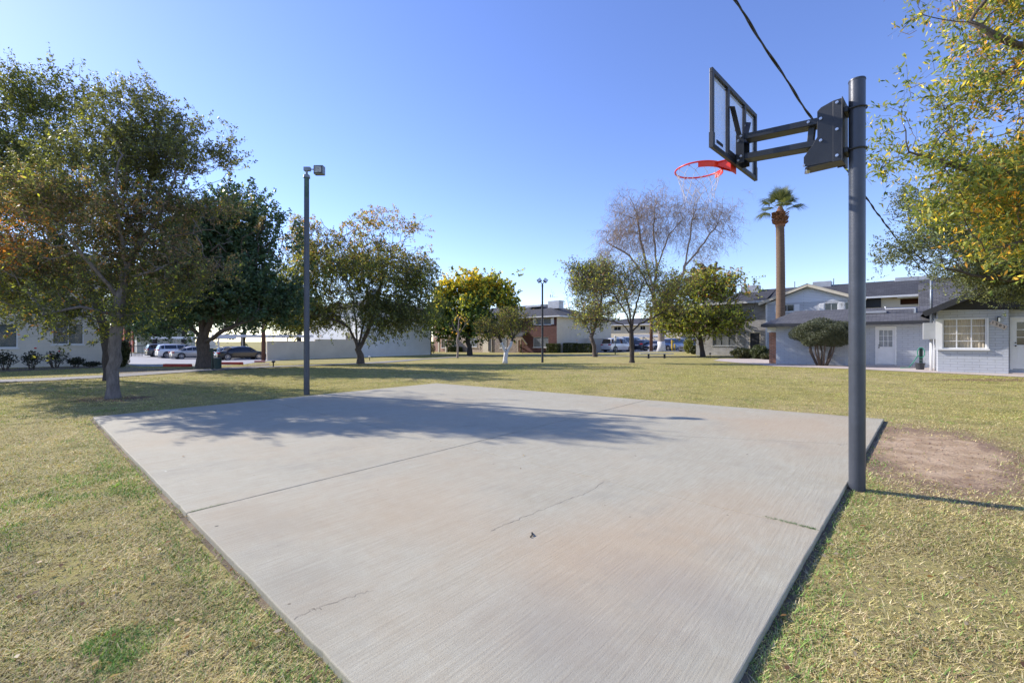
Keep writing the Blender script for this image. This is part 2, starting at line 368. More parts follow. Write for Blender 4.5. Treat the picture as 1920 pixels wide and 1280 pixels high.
# court slab: four corners on the ground
CL = Vector((174-960, 781)); QL = Vector(((174-960)/F*7.06, 7.06)); QB = Vector((-2.185, 12.77)); QR = Vector((5.77, 6.87)); QF = Vector((.166, .904))
def concretemat():
    m, n, b = newmat('broomed concrete')
    v = coord(n, 'Object'); st = coord(n, 'Object', (26, .8, 1)); st2 = coord(n, 'Object', (3.2, .22, 1))
    base = mixc(n, ramp(n, noise(n, v, 1.1, 8, .65), .3, .7), (.385, .35, .285), (.455, .42, .35))
    base = mixc(n, math_(n, 'MULTIPLY', ramp(n, noise(n, v, 9, 6, .7), .42, .72), .55), base, (.48, .465, .41))
    base = mixc(n, math_(n, 'MULTIPLY', ramp(n, noise(n, st2, 1.5, 4), .5, .75), .4), base, (.46, .44, .385))
    base = mixc(n, math_(n, 'MULTIPLY', ramp(n, noise(n, st, 3, 6, .75), .42, .68), .55), base, (.275, .235, .185))
    # rusty irrigation stains in broad patches
    rn = noise(n, v, 1.1, 7, .7)
    def patch(base, px, py, r1, r2, c, k):
        g_ = gp(px, py); d_ = Vector((g_.x-QF.x, g_.y-QF.y)); lx = d_.x*U.x+d_.y*U.y; ly = d_.x*V.x+d_.y*V.y
        mp = n.nodes.new('ShaderNodeMapping'); mp.inputs['Location'].default_value = (-lx/r1, -ly/r2, 0); mp.inputs['Scale'].default_value = (1/r1, 1/r2, 0); n.links.new(v, mp.inputs[0])
        ln = n.nodes.new('ShaderNodeVectorMath'); ln.operation = 'LENGTH'; n.links.new(mp.outputs[0], ln.inputs[0])
        dd = math_(n, 'ADD', ln.outputs['Value'], math_(n, 'MULTIPLY', math_(n, 'SUBTRACT', rn, .5), 1.5))
        return mixc(n, math_(n, 'MULTIPLY', ramp(n, dd, 1.3, .3), k*.68), base, c)
    RU = (.47, .335, .225)
    for q_ in ((1490, 800, 1.1, 1.5, RU, .75), (1250, 770, .9, .5, RU, .4), (1180, 1030, .55, .95, RU, .75), (1390, 950, .5, .6, RU, .45), (480, 990, .5, .3, (.3, .25, .2), .6), (800, 950, 1.2, .5, RU, .3), (1560, 775, 1.3, .25, (.27, .2, .15), .6), (1050, 1200, .5, .4, (.25, .235, .23), .6), (1300, 1120, .5, .3, (.27, .255, .25), .55), (560, 1090, .5, .3, (.25, .23, .2), .5)): base = patch(base, *q_)
    rust = math_(n, 'MULTIPLY', ramp(n, noise(n, v, .38, 7, .68), .50, .70), .45)
    base = mixc(n, rust, base, (.44, .335, .235))
    grey = math_(n, 'MULTIPLY', ramp(n, noise(n, coord(n, 'Object', (1, 1, 1), (0, 0, 1)), .9, 8, .72), .54, .70), .45)
    base = mixc(n, grey, base, (.27, .26, .235))
    spk = noise(n, v, 160, 3, .8); spk2 = noise(n, v, 55, 4, .8)
    base = mixc(n, math_(n, 'MULTIPLY', ramp(n, spk, .50, .70), .55), base, (.21, .19, .155))
    base = mixc(n, math_(n, 'MULTIPLY', ramp(n, spk2, .55, .75), .35), base, (.23, .20, .165))
    # droppings and gum spots
    for sc__, r0, c0 in ((2.1, .026, (.12, .105, .085)), (1.3, .012, (.72, .72, .68)), (3.7, .03, (.20, .17, .13))):
        vo = n.nodes.new('ShaderNodeTexVoronoi'); vo.inputs['Scale'].default_value = sc__; n.links.new(v, vo.inputs['Vector'])
        base = mixc(n, ramp(n, math_(n, 'ADD', vo.outputs['Distance'], math_(n, 'MULTIPLY', spk2, .02)), r0+.012, r0+.004), base, c0)
    base = mixc(n, 1.0, base, (.965, .97, .865, 1), 'MULTIPLY')
    n.links.new(base, b.inputs['Base Color']); b.inputs['Roughness'].default_value = .85
    h = math_(n, 'ADD', noise(n, st, 3, 5, .7), math_(n, 'MULTIPLY', spk, .8))
    bump(n, b, h, .42, .006); return m
MAT['concrete'] = concretemat()
def pathmat():
    m, n, b = newmat('pinkish walkway concrete')
    v = coord(n, 'Object'); base = mixc(n, ramp(n, noise(n, v, .8, 6), .3, .7), (.40, .33, .285), (.52, .455, .41))
    base = mixc(n, ramp(n, noise(n, v, 60, 3, .8), .6, .8), base, (.28, .24, .21))
    n.links.new(base, b.inputs['Base Color']); b.inputs['Roughness'].default_value = .9; return m
MAT['path'] = pathmat()
MAT['walk'] = mat('shade darkened grey walkway', (.21, .20, .185), .9, 0, .15, .8, .3, 60)  # darker than the pale path itself: shade on its left part put into colour
MAT['asphalt'] = mat('old grey asphalt', (.26, .26, .265), .85, 0, .15, .6, .3, 60)
MAT['soil'] = mat('brown soil litter', (.16, .12, .075), .95, 0, .5, 3, .8, 30)
MAT['crackdirt'] = mat('crack dirt', (.21, .185, .15), .95, 0, .5, 30)
MAT['joint'] = mat('dark joint', (.05, .045, .035), .95)

def cut_line(poly, a, b, gap):
    """split polygon (list of 2D Vectors) by the line a-b, leaving a gap; returns both sides"""
    d = (b-a).normalized(); n_ = Vector((-d.y, d.x)); out = []
    for sgn in (1, -1):
        res = []
        for i in range(len(poly)):
            p, q = poly[i], poly[(i+1) % len(poly)]
            dp = (p-a).dot(n_)*sgn-gap/2; dq = (q-a).dot(n_)*sgn-gap/2
            if dp >= 0: res.append(p)
            if dp*dq < 0: res.append(p+(q-p)*(dp/(dp-dq)))
        if len(res) > 2: out.append(res)
    return out
def court():
    root = empty('court_slab', (QF.x, QF.y, 0), AU, kind='structure')
    polys = [[QF, QR, QB, QL]]
    for a, b, g in ((gp(355, 960), gp(1190, 755), .008), (gp(870, 838), gp(1528, 992), .006), (gp(1000, 804), gp(1440, 825), .004)):
        polys = [r for p in polys for r in cut_line(p, a, b, g)]
    ca, sa = math.cos(-AU), math.sin(-AU)
    def lc(p): x, y = p.x-QF.x, p.y-QF.y; return (x*ca-y*sa, x*sa+y*ca)
    rj = random.Random(2)
    for p in polys:
        if len(p) < 3: continue
        q_ = []
        for i in range(len(p)):
            a, b = p[i], p[(i+1) % len(p)]; L = (b-a).length; k = max(1, int(L/.07)); nn = Vector((-(b-a).y, (b-a).x))/max(L, 1e-6); dr = 0
            for j in range(k):
                dr = dr*.6+rj.uniform(-.0014, .0014); ch_ = rj.uniform(0, .004) if rj.random() < .04 else 0
                q_.append(a+(b-a)*j/k+(nn*(dr+ch_) if j else Vector((0, 0))))
        p = q_
        bm = bmesh.new(); f = bm.faces.new([bm.verts.new((*lc(q), 0)) for q in p])
        bm.normal_update()
        if f.normal.z < 0: f.normal_flip()
        r = bmesh.ops.extrude_face_region(bm, geom=[f]); 
        for e in r['geom']:
            if isinstance(e, bmesh.types.BMVert): e.co.z = -.14
        bmesh.ops.recalc_face_normals(bm, faces=bm.faces[:])
        me = bpy.data.meshes.new('slab_panel'); bm.to_mesh(me); bm.free(); me.materials.append(MAT['concrete'])
        o = bpy.data.objects.new('slab_panel', me); COL.objects.link(o); o.parent = root
        bv = o.modifiers.new('b', 'BEVEL'); bv.width = .006; bv.segments = 2; bv.limit_method = 'ANGLE'
    # hairline cracks
    rnd = random.Random(4)
    for pts, wd in ((((1133, 902), (1098, 925), (1072, 932), (1030, 950), (990, 965), (955, 980), (920, 995)), .0035),
                    (((1150, 871), (1115, 885)), .0018),
                    (((548, 1160), (585, 1143), (602, 1140), (660, 1118), (700, 1105)), .0022)):
        P = []
        base = [gp(*q) for q in pts]
        for i in range(len(base)-1):
            for k in range(7):
                q = base[i].lerp(base[i+1], k/7); P.append(q+Vector((rnd.uniform(-1, 1), rnd.uniform(-1, 1)))*.012)
        P.append(base[-1]); mb = MB(); vs_ = []
        for i, q in enumerate(P):
            d = (P[min(i+1, len(P)-1)]-P[max(i-1, 0)]).normalized(); n_ = Vector((-d.y, d.x))*wd*rnd.uniform(.2, .7)
            for s_ in (n_, -n_): x, y = lc(q+s_); vs_.append((x, y, .0015))
        mb.add(vs_, [(2*i, 2*i+1, 2*i+3, 2*i+2) for i in range(len(P)-1)]); mb.build('crack', 'crackdirt', root, uv=False)
    for pts, wd in ((((1435, 968), (1480, 979.5), (1527, 991.5)), .012), (((358, 959.5), (395, 949.5), (420, 943.5)), .010)):
        base = [gp(*q) for q in pts]; V_ = []; 
        for k in range(230):
            t = (1-rnd.random()**1.7)*(len(base)-1) if wd > .011 else rnd.random()**2*(len(base)-1); i = int(t); q = base[i].lerp(base[i+1], t-i); x, y = lc(q); x += rnd.gauss(0, wd*.6); y += rnd.gauss(0, wd*.6); a_ = rnd.uniform(0, 6.28); l = rnd.uniform(.005, .013)
            V_ += [(x-.0015, y, .0), (x+.0015, y, .0), (x+l*math.cos(a_), y+l*math.sin(a_), rnd.uniform(.003, .013))]
        o = npmesh('joint_weeds', np.array(V_), 3, np.tile(np.array([[.13, .22, .09]]), (230, 1)), 'grassblade', root)
court()

# paths, lots and other flat sheets (a few mm over the lawn)
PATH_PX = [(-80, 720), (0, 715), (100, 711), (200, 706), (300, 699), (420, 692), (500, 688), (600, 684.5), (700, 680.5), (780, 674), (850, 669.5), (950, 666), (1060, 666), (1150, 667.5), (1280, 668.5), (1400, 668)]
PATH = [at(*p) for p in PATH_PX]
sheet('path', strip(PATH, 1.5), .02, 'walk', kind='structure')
sheet('parking_lot', [at(*p) for p in ((222, 680), (238, 684), (262, 687), (330, 687.5), (375, 687), (460, 683), (500, 677))]+[Vector((-24, 52, 0)), Vector((-14, 78, 0)), Vector((-95, 78, 0)), Vector((-66, 50, 0))], .012, 'asphalt', 2, kind='structure')
sheet('right_parking_lot', [Vector((9.5, 60, 0)), Vector((27, 56, 0)), Vector((36, 74, 0)), Vector((10, 74, 0))], .012, 'asphalt', 2, kind='structure')
sheet('pavement', [at(*p) for p in ((1338, 676), (1455, 687), (1600, 692), (1757, 699.5), (1925, 707.5))]+[at(1925, 693.5), at(1757, 690), at(1720, 682), at(1500, 676), at(1440, 672.5), at(1350, 672.5)], .014, 'path', kind='structure')
sheet('soil_edge', strip([QL, QF, QR], .075), .003, 'soil', .5, kind='structure')
sheet('garden_bed', [at(*p) for p in ((-60, 700), (192, 690), (192, 685), (-60, 694))], .012, 'soil', kind='structure')
sheet('soil_strip', [at(*p) for p in ((222, 683.5), (262, 690.5), (330, 691), (375, 690.5), (460, 686), (505, 680), (505, 687), (300, 696.5), (225, 703))], .006, 'soil', kind='structure')

# ------------------------------------------------------------------ grass blades
def inquad(X, Y, m=0.0):
    q = [QF, QR, QB, QL]; ok = np.ones_like(X, bool)
    for i in range(4):
        a, b = q[i], q[(i+1) % 4]; d = (b-a).normalized()
        ok &= ((X-a.x)*(-d.y)+(Y-a.y)*d.x) > m
    return ok
def grass():
    rg = np.random.default_rng(5); N = 820000
    Y = np.exp(rg.uniform(math.log(1.15), math.log(26), N)); X = rg.uniform(-1.28, 1.28, N)*Y
    keep = ~inquad(X, Y, .016)
    DX, DY = X-DIRT.x, Y-DIRT.y
    d = np.hypot((DX*U.x+DY*U.y)/.52, (DX*V.x+DY*V.y)/1.35)+(vnoise(X, Y, 3.0, 9)-.5)*.7+(vnoise(X, Y, 11, 19)-.5)*.4
    keep &= rg.random(N) < np.clip((d-.85)/.9, .015, 1)
    keep &= ~((Y > 17.6) & (X > 15))
    # keep off the path on the left
    P = np.array([(p.x, p.y) for p in PATH[:9]])
    for i in range(len(P)-1):
        a, b = P[i], P[i+1]; t = np.clip(((X-a[0])*(b[0]-a[0])+(Y-a[1])*(b[1]-a[1]))/((b-a)**2).sum(), 0, 1)
        keep &= np.hypot(X-a[0]-t*(b[0]-a[0]), Y-a[1]-t*(b[1]-a[1])) > .78
    near = inquad(X, Y, -.055); keep &= ~near | (rg.random(N) < .18+.75*(vnoise(X, Y, 4, 41) > .52))
    cl = vnoise(X, Y, 9.0, 3)*.6+vnoise(X, Y, 26, 4)*.4
    keep &= rg.random(N) < (.30+1.3*cl)*np.clip((vnoise(X, Y, 1.7, 31)*.6+vnoise(X, Y, 6, 32)*.4-.18)*5, .25, 1)
    X = X[keep]; Y = Y[keep]; n_ = len(X)
    green = vnoise(X, Y, .55, 1)*.30+vnoise(X, Y, 2.2, 2)*.38+vnoise(X, Y, 6, 6)*.32; val = .72+.5*vnoise(X, Y, 5, 12)+.25*vnoise(X, Y, 1.1, 13)
    edge = inquad(X, Y, -.22)
    yel = vnoise(X, Y, .25, 7)
    pg = np.clip((green-.61)*6, .06, .66); pg[edge] = np.maximum(pg[edge], .26)
    isg = rg.random(n_) < pg
    straw = np.array([.62, .525, .29]); oliv = np.array([.43, .385, .145]); gr = np.array([.15, .255, .055]); br = np.array([.33, .235, .125])
    u = rg.random(n_)
    c = np.where((u < .42)[:, None], straw, np.where((u < .82+.1*yel)[:, None], oliv, br))
    c = np.where(isg[:, None], gr*(1+.6*rg.random((n_, 1))), c)
    far = sstep(4, 12, Y)[:, None]; c = c*(1-far*.5)+np.array([.45, .41, .10])*far*.5
    c = c*(.6+.8*rg.random((n_, 1)))*val[:, None]
    gw = 1+Y*.16
    h = (.006+.013*rg.random(n_)+.013*isg*rg.random(n_))*(1+Y*.03); wd = (.0012+.0014*rg.random(n_))*gw
    a = rg.uniform(0, 2*math.pi, n_); lean = h*rg.uniform(.6, 3.6, n_)*np.where(isg, .5, 1.0)
    bx = np.cos(a+1.57)*wd; by = np.sin(a+1.57)*wd
    z = G(X, Y)-.002
    v = np.zeros((n_, 3, 3))
    v[:, 0] = np.stack([X-bx, Y-by, z], 1); v[:, 1] = np.stack([X+bx, Y+by, z], 1)
    v[:, 2] = np.stack([X+np.cos(a)*lean, Y+np.sin(a)*lean, z+h], 1)
    o = npmesh('lawn_grass', v.reshape(-1, 3), 3, c, 'grassblade')
    tag(o, 'patchy straw and green mown lawn grass around the concrete court', 'grass', kind='stuff')
grass()
def pebbles():
    rg = np.random.default_rng(18); n_ = 260; a = rg.normal(size=(n_, 2)); X = DIRT.x+U.x*a[:, 0]*.4+V.x*a[:, 1]*.9; Y = DIRT.y+U.y*a[:, 0]*.4+V.y*a[:, 1]*.9; ok = ~inquad(X, Y, -.05); X, Y = X[ok], Y[ok]; mb = MB()
    for x, y in zip(X, Y):
        r = float(rg.uniform(.003, .010)); mb.ball((x, y, -.04+r*.4), r, 5, 3, (1, rg.uniform(.6, 1.6), .6)) if rg.random() < .75 else mb.beam((x, y, -.034), (x+rg.normal()*.04, y+rg.normal()*.04, -.030), .003, .003)
    o = mb.build('soil_crumbs', mat('soil crumbs', (.30, .20, .14), .95, 0, .5, 8), None, uv=False); tag(o, 'small pebbles and dry bits on the bare soil patch beside the post', 'soil crumbs', kind='stuff')
pebbles()
def litter():
    rg = np.random.default_rng(8); n_ = 900
    Y = np.exp(rg.uniform(math.log(1.6), math.log(22), n_)); X = rg.uniform(-1.2, 1.2, n_)*Y
    on = inquad(X, Y, 0); keep = ~on | ((rg.random(n_) < .05) & (Y > 4)); X, Y, on = X[keep], Y[keep], on[keep]; n_ = len(X)
    z = np.where(on, .006, G(X, Y)+.02); s_ = .008+.014*rg.random(n_); a = rg.uniform(0, 6.28, n_)
    v = np.zeros((n_, 4, 3)); dx, dy = np.cos(a)*s_, np.sin(a)*s_
    v[:, 0] = np.stack([X-dx, Y-dy, z], 1); v[:, 2] = np.stack([X+dx, Y+dy, z+.004], 1)
    v[:, 1] = np.stack([X-dy*.5, Y+dx*.5, z+.006], 1); v[:, 3] = np.stack([X+dy*.5, Y-dx*.5, z+.002], 1)
    pal = np.array([[.30, .16, .05], [.42, .30, .10], [.16, .09, .05], [.5, .42, .3]])
    o = npmesh('fallen_leaves', v.reshape(-1, 3), 4, pal[rg.integers(0, 4, n_)], 'leaf')
    tag(o, 'dry brown fallen leaves scattered over lawn and court', 'leaf litter', kind='stuff')
litter()

# ------------------------------------------------------------------ basketball hoop
def hoop():
    k = 3.70/3.051
    P = Vector((647/F*3.70, 3.70, -.04)); a = Vector((-.6967, .7174, 0)).normalized()
    root = empty('basketball_hoop', P, math.atan2(a.y, a.x), label='basketball hoop with clear backboard and orange rim on a thick grey post', cat='basketball hoop')
    Z = lambda z: z+.04
    mb = MB(); r = .0575
    mb.tube([(0, 0, -.3), (0, 0, Z(3.372))], r, 40); post = mb.build('post', 'polepaint', root, smooth=True)
    e = post.modifiers.new('e', 'EDGE_SPLIT'); e.split_angle = R(50)
    MB().tube([(0, 0, Z(3.372)), (0, 0, Z(3.384))], [r+.003, r+.001], 40).build('post_cap', 'polepaint', root)
    # pole bracket: two gusset plates, spine, base plate, clamps
    gus = [(.085, Z(3.20)), (.15, Z(3.235)), (.235, Z(3.21)), (.262, Z(3.185)), (.262, Z(2.965)), (.30, Z(2.90)), (.362, Z(2.82)), (.362, Z(2.735)), (.085, Z(2.72))]
    for y in (.085, -.091):
        MB().prism(gus, y, y+.006).build('gusset_plate', 'charcoal', root, bev=.002)
    MB().box(.079, .085, -.12, .12, Z(2.70), Z(3.235)).box(.085, .15, .092, .098, Z(2.715), Z(3.232)).box(.085, .15, -.098, -.092, Z(2.715), Z(3.232)).build('back_plate', 'charcoal', root, bev=.002)
    MB().box(.088, .35, -.084, .084, Z(2.722), Z(2.728)).build('bottom_plate', 'charcoal', root)
    for z in (3.14, 2.80):
        mb = MB(); pts = [(.10, .066, Z(z))]+[(-.0-.066*math.sin(t), .066*math.cos(t), Z(z)) for t in np.linspace(0, math.pi, 14)]+[(.10, -.066, Z(z))]
        mb.tube(pts, .0065, 8); mb.build('clamp_bolt', 'charcoal', root, smooth=True)
        MB().box(.05, .079, -.075, .075, Z(z-.022), Z(z+.022)).build('clamp_saddle', 'charcoal', root, bev=.003)
    # parallel arms, channels open inward
    def arm(x0, z0, x1, z1):
        mb = MB()
        for y in (.066, -.066): mb.beam((x0, y, Z(z0)), (x1, y, Z(z1)), .006, .052)
        mb.beam((x0+.05, 0, Z(z0)-.023), (x1-.03, 0, Z(z1)-.023), .126, .005); return mb.build('arm', 'charcoal', root, bev=.0015)
    arm(.205, 3.109, .885, 3.178); arm(.205, 2.920, .885, 2.987)
    # height adjuster
    mb = MB(); mb.beam((.315, 0, Z(3.10)), (.335, 0, Z(2.90)), .05, .05, up=(1, 0, 0)); mb.build('adjuster_sleeve', 'charcoal', root, bev=.004)
    mb = MB(); mb.tube([(.335, 0, Z(2.93)), (.352, 0, Z(2.75))], .012, 12); mb.tube([(.352, 0, Z(2.75)), (.356, 0, Z(2.70))], .02, 12); mb.build('adjuster_screw', 'bolt', root, smooth=True)
    # board mount box
    mb = MB(); mb.box(.855, .93, .075, .081, Z(2.925), Z(3.20)); mb.box(.855, .93, -.081, -.075, Z(2.925), Z(3.20)); mb.box(.924, .93, -.075, .075, Z(2.925), Z(3.20)); mb.build('board_mount', 'charcoal', root, bev=.002)
    mb = MB()
    for s in (1, -1):
        # flat strap running up to the frame member
        d = Vector((0, s*.18, .25)).normalized(); n_ = Vector((.024, 0, .010))
        p0 = Vector((.900, s*.05, Z(3.17))); p1 = Vector((.912, s*.222, Z(3.43)))
        vs_ = [p0-n_, p0+n_, p1+n_, p1-n_]; vs_ = vs_+[q+Vector((0, s*.004, -.003)) for q in vs_]
        mb.add(vs_, [(0, 1, 2, 3), (7, 6, 5, 4), (0, 4, 5, 1), (1, 5, 6, 2), (2, 6, 7, 3), (3, 7, 4, 0)])
    mb.build('support_strap', 'charcoal', root)
    for x, z, y in [(.12, 3.205, .098), (.12, 2.98, .098), (.12, 2.76, .098), (.235, 3.112, .094), (.235, 2.925, .094), (.33, 3.122, .072), (.88, 3.177, .084), (.88, 2.985, .084), (.905, 3.14, .084), (.905, 2.95, .084), (.36, 2.745, .092)]:
        MB().tube([(x, y, Z(z)), (x, y+.009, Z(z)), (x, y+.0091, Z(z)), (x, y+.015, Z(z))], [.0125, .0125, .007, .006], 6).build('bolt', 'bolt', root)
        MB().tube([(x, -y, Z(z)), (x, -y-.009, Z(z))], .0125, 6).build('bolt', 'bolt', root)
    for yy, zz in ((.19, 3.39), (.14, 3.33), (-.19, 3.39), (.09, 3.25), (.06, 3.21), (-.07, 3.22)): MB().tube([(.928, yy, Z(zz)), (.934, yy, Z(zz))], .009, 6).build('bolt', 'bolt', root)
    # backboard
    xb = .945; z0, z1 = Z(2.940), Z(3.657); W = .60; t = .03
    mb = MB(); fw = .042
    for a0, a1, b0, b1 in ((-W, W, z0, z0+fw), (-W, W, z1-fw, z1)): mb.box(xb, xb+t, a0, a1, b0, b1)
    for a0, a1 in ((-W, -W+fw), (W-fw, W)): mb.box(xb, xb+t, a0, a1, z0+fw, z1-fw)
    fr = mb.build('backboard_frame', 'charcoal', root, bev=.003)
    mb = MB()
    for y in (.225, -.225): mb.box(xb-.006, xb+t-.008, y-.02, y+.02, z0+fw, z1-fw)
    mb.box(xb-.004, xb+t-.008, -.2, .2, z0+fw, z0+fw+.05)
    mb.build('frame_member', 'charcoal', root, bev=.002)
    MB().box(xb+t-.007, xb+t+.001, -W+fw-.003, W-fw+.003, z0+fw-.003, z1-fw+.003).build('backboard_pane', 'acrylic', root)
    mb = MB()  # pale printed border on the playing face
    for a0, a1, b0, b1 in ((-W+fw, W-fw, z0+fw, z0+fw+.018), (-W+fw, W-fw, z1-fw-.018, z1-fw), (-W+fw, -W+fw+.018, z0+fw+.018, z1-fw-.018), (W-fw-.018, W-fw, z0+fw+.018, z1-fw-.018)): mb.box(xb+t+.0015, xb+t+.003, a0, a1, b0, b1)
    mb.build('painted_border', 'acunit', root)
    MB().box(xb+t-.012, xb+t-.008, .31, .46, z0+fw+.045, z0+fw+.075).build('sticker', 'black', root)
    for s in (1, -1):
        mb = MB(); mb.box(xb-.003, xb, s*W-.045 if s > 0 else -W, W if s > 0 else -W+.045, z0, z0+.14)
        mb.box(xb-.003, xb+t+.003, s*(W+.0015)-.0015, s*(W+.0015)+.0015, z0, z0+.14); mb.build('corner_plate', 'charcoal', root)
    # rim
    rc, rz, rr = 1.325, Z(3.0), .232
    mb = MB(); pts = [(rc+rr*math.cos(q), rr*math.sin(q), rz) for q in np.linspace(0, 2*math.pi, 49)]
    mb.tube(pts, .0085, 10, cap=False); mb.build('rim', 'orange', root, smooth=True)
    mb = MB(); seg = [q for q in np.linspace(math.pi*.62, math.pi*1.38, 19)]
    vs_ = []
    for q in seg:
        for z, rad in ((rz-.004, rr-.004), (rz-.055, rr-.004), (rz-.055, rr+.002), (rz-.004, rr+.002)): vs_.append((rc+rad*math.cos(q), rad*math.sin(q), z))
    fs = [(4*i+j, 4*i+4+j, 4*i+4+(j+1) % 4, 4*i+(j+1) % 4) for i in range(len(seg)-1) for j in range(4)]+[(0, 1, 2, 3), tuple(4*(len(seg)-1)+j for j in (3, 2, 1, 0))]
    mb.add(vs_, fs); mb.build('rim_brace', 'orange', root)
    mb = MB()
    x0 = xb+t+.003
    mb.add([(x0, -.075, rz-.002), (x0, .075, rz-.002), (rc-rr+.02, .10, rz-.002), (rc-rr+.02, -.10, rz-.002), (x0, -.075, rz-.008), (x0, .075, rz-.008), (rc-rr+.02, .10, rz-.008), (rc-rr+.02, -.10, rz-.008)],
           [(0, 1, 2, 3), (7, 6, 5, 4), (0, 4, 5, 1), (1, 5, 6, 2), (2, 6, 7, 3), (3, 7, 4, 0)])
    for s in (1, -1): mb.prism([(x0, rz-.008), (rc-rr+.01, rz-.008), (rc-rr+.01, rz-.04), (x0, rz-.11)], s*.07-.003, s*.07+.003)
    mb.box(x0, x0+.006, -.075, .075, rz-.12, rz-.008)
    mb.build('rim_plate', 'orange', root)
    # net: twelve loops, two rows of diamonds narrowing downward
    mb = MB(); n_ = 12; rows = [(0, rr-.004, -.01), (.5, rr*.88, -.08), (0, rr*.76, -.16), (.5, rr*.66, -.24), (0, rr*.62, -.31)]
    rnd = random.Random(3); jit = {}
    def np_(j, i):
        key = (j, i % n_)
        if key not in jit: jit[key] = (rnd.uniform(-.01, .01), rnd.uniform(-.018, .018))
        off, rad, dz = rows[j]; q = 2*math.pi*(i+off)/n_
        return (rc+(rad+jit[key][0])*math.cos(q), (rad+jit[key][0])*math.sin(q), rz+dz+(jit[key][1] if j else 0))
    for j in range(len(rows)-1):
        for i in range(n_):
            a_ = np_(j, i)
            for i2 in ((i, i-1) if rows[j][0] == 0 else (i, i+1)):
                b_ = np_(j+1, i2)
                mb.tube([a_, ((a_[0]+b_[0])/2*1.0, (a_[1]+b_[1])/2, (a_[2]+b_[2])/2-.006), b_], .0024, 4, cap=False)
    mb.build('net', 'chain', root, smooth=True)
    mb = MB()
    for i in range(n_):
        q = 2*math.pi*i/n_; MB().tube([(rc+rr*math.cos(q), rr*math.sin(q), rz-.006), (rc+(rr-.004)*math.cos(q), (rr-.004)*math.sin(q), rz-.022)], .004, 5).build('net_hook', 'orange', root)
hoop()

def twig():
    g_ = gp(997, 1003); root = MB().tube([(0, -.02, .006), (.004, 0, .012), (.0, .018, .008), (.006, .03, .006)], [.004, .006, .004, .002], 6).tube([(-.008, -.035, .005), (-.006, -.028, .007)], .005, 6).build('dark_twig', 'black', None, smooth=True)
    root.location = (g_.x, g_.y, 0); tag(root, 'tiny dark curled twig lying in the middle of the court', 'twig')
twig()

# ------------------------------------------------------------------ light poles
def lightpole1():
    P = Vector(((575-960)/F*10.3, 10.3, -.04)); root = empty('light_pole', P, 0, label='tall grey floodlight pole at the left edge of the court, one lamp head', cat='light pole', group='floodlight poles on the lawn')
    h = 1.2+(640-329)/F*10.3+.04
    MB().tube([(0, 0, -.2), (0, 0, .35), (0, 0, h-.55)], [.070, .068, .060], 8).build('pole', 'polepaint', root)
    MB().tube([(0, 0, h-.55), (0, 0, h-.06)], [.060, .058], 8).build('pole_top', mat('weathered green paint', (.05, .09, .075), .6, 0, .4, 8), root)
    MB().tube([(0, 0, h-.06), (0, 0, h), (0, 0, h+.03)], [.078, .07, .035], 12).tube([(0, 0, h), (0, 0, h+.14)], .028, 10).build('cap', 'galv', root)
    MB().box(-.06, .09, -.04, .04, h+.10, h+.19).tube([(.08, 0, h+.14), (.20, 0, h+.14)], .014, 8).build('junction_box', 'galv', root, bev=.008)
    lh = MB(); lh.box(.175, .40, -.05, .09, h+.02, h+.225); o = lh.build('lamp_head', 'galv', root, bev=.015)
    MB().box(.19, .385, -.062, -.051, h+.035, h+.21).build('lamp_bezel', 'trim_dark', o)
    MB().box(.208, .367, -.066, -.0625, h+.052, h+.193).build('lamp_glass', mat('lamp lens', (.45, .40, .30), .15, .5, .5, 18), o)
lightpole1()
def lightpole2():
    P = at(1017, 679.5); Y = P.y; h = (679.5-537)/F*Y
    root = empty('light_pole', P, 0, label='thin dark light pole with two square lamp heads, standing far out on the lawn', cat='light pole', group='floodlight poles on the lawn')
    MB().tube([(0, 0, -.1), (0, 0, h)], [.075, .055], 10).build('pole', 'trim_dark', root)
    MB().tube([(0, 0, h), (0, 0, h+.2)], [.07, .045], 10).tube([(0, 0, h+.15), (-.14, 0, h+.3)], .025).tube([(0, 0, h+.15), (.14, 0, h+.3)], .025).build('bracket', 'trim_dark', root)
    for s in (-1, 1):
        mb = MB(); mb.box(-.13, .13, -.09, .09, -.11, .11); o = mb.build('lamp_head', 'trim_dark', root, bev=.01, loc=(s*.2, 0, h+.38)); o.rotation_euler = (R(-15), s*R(35), 0)
        MB().box(-.11, .11, -.096, -.091, -.09, .09).build('lamp_glass', 'head', o)
lightpole2()

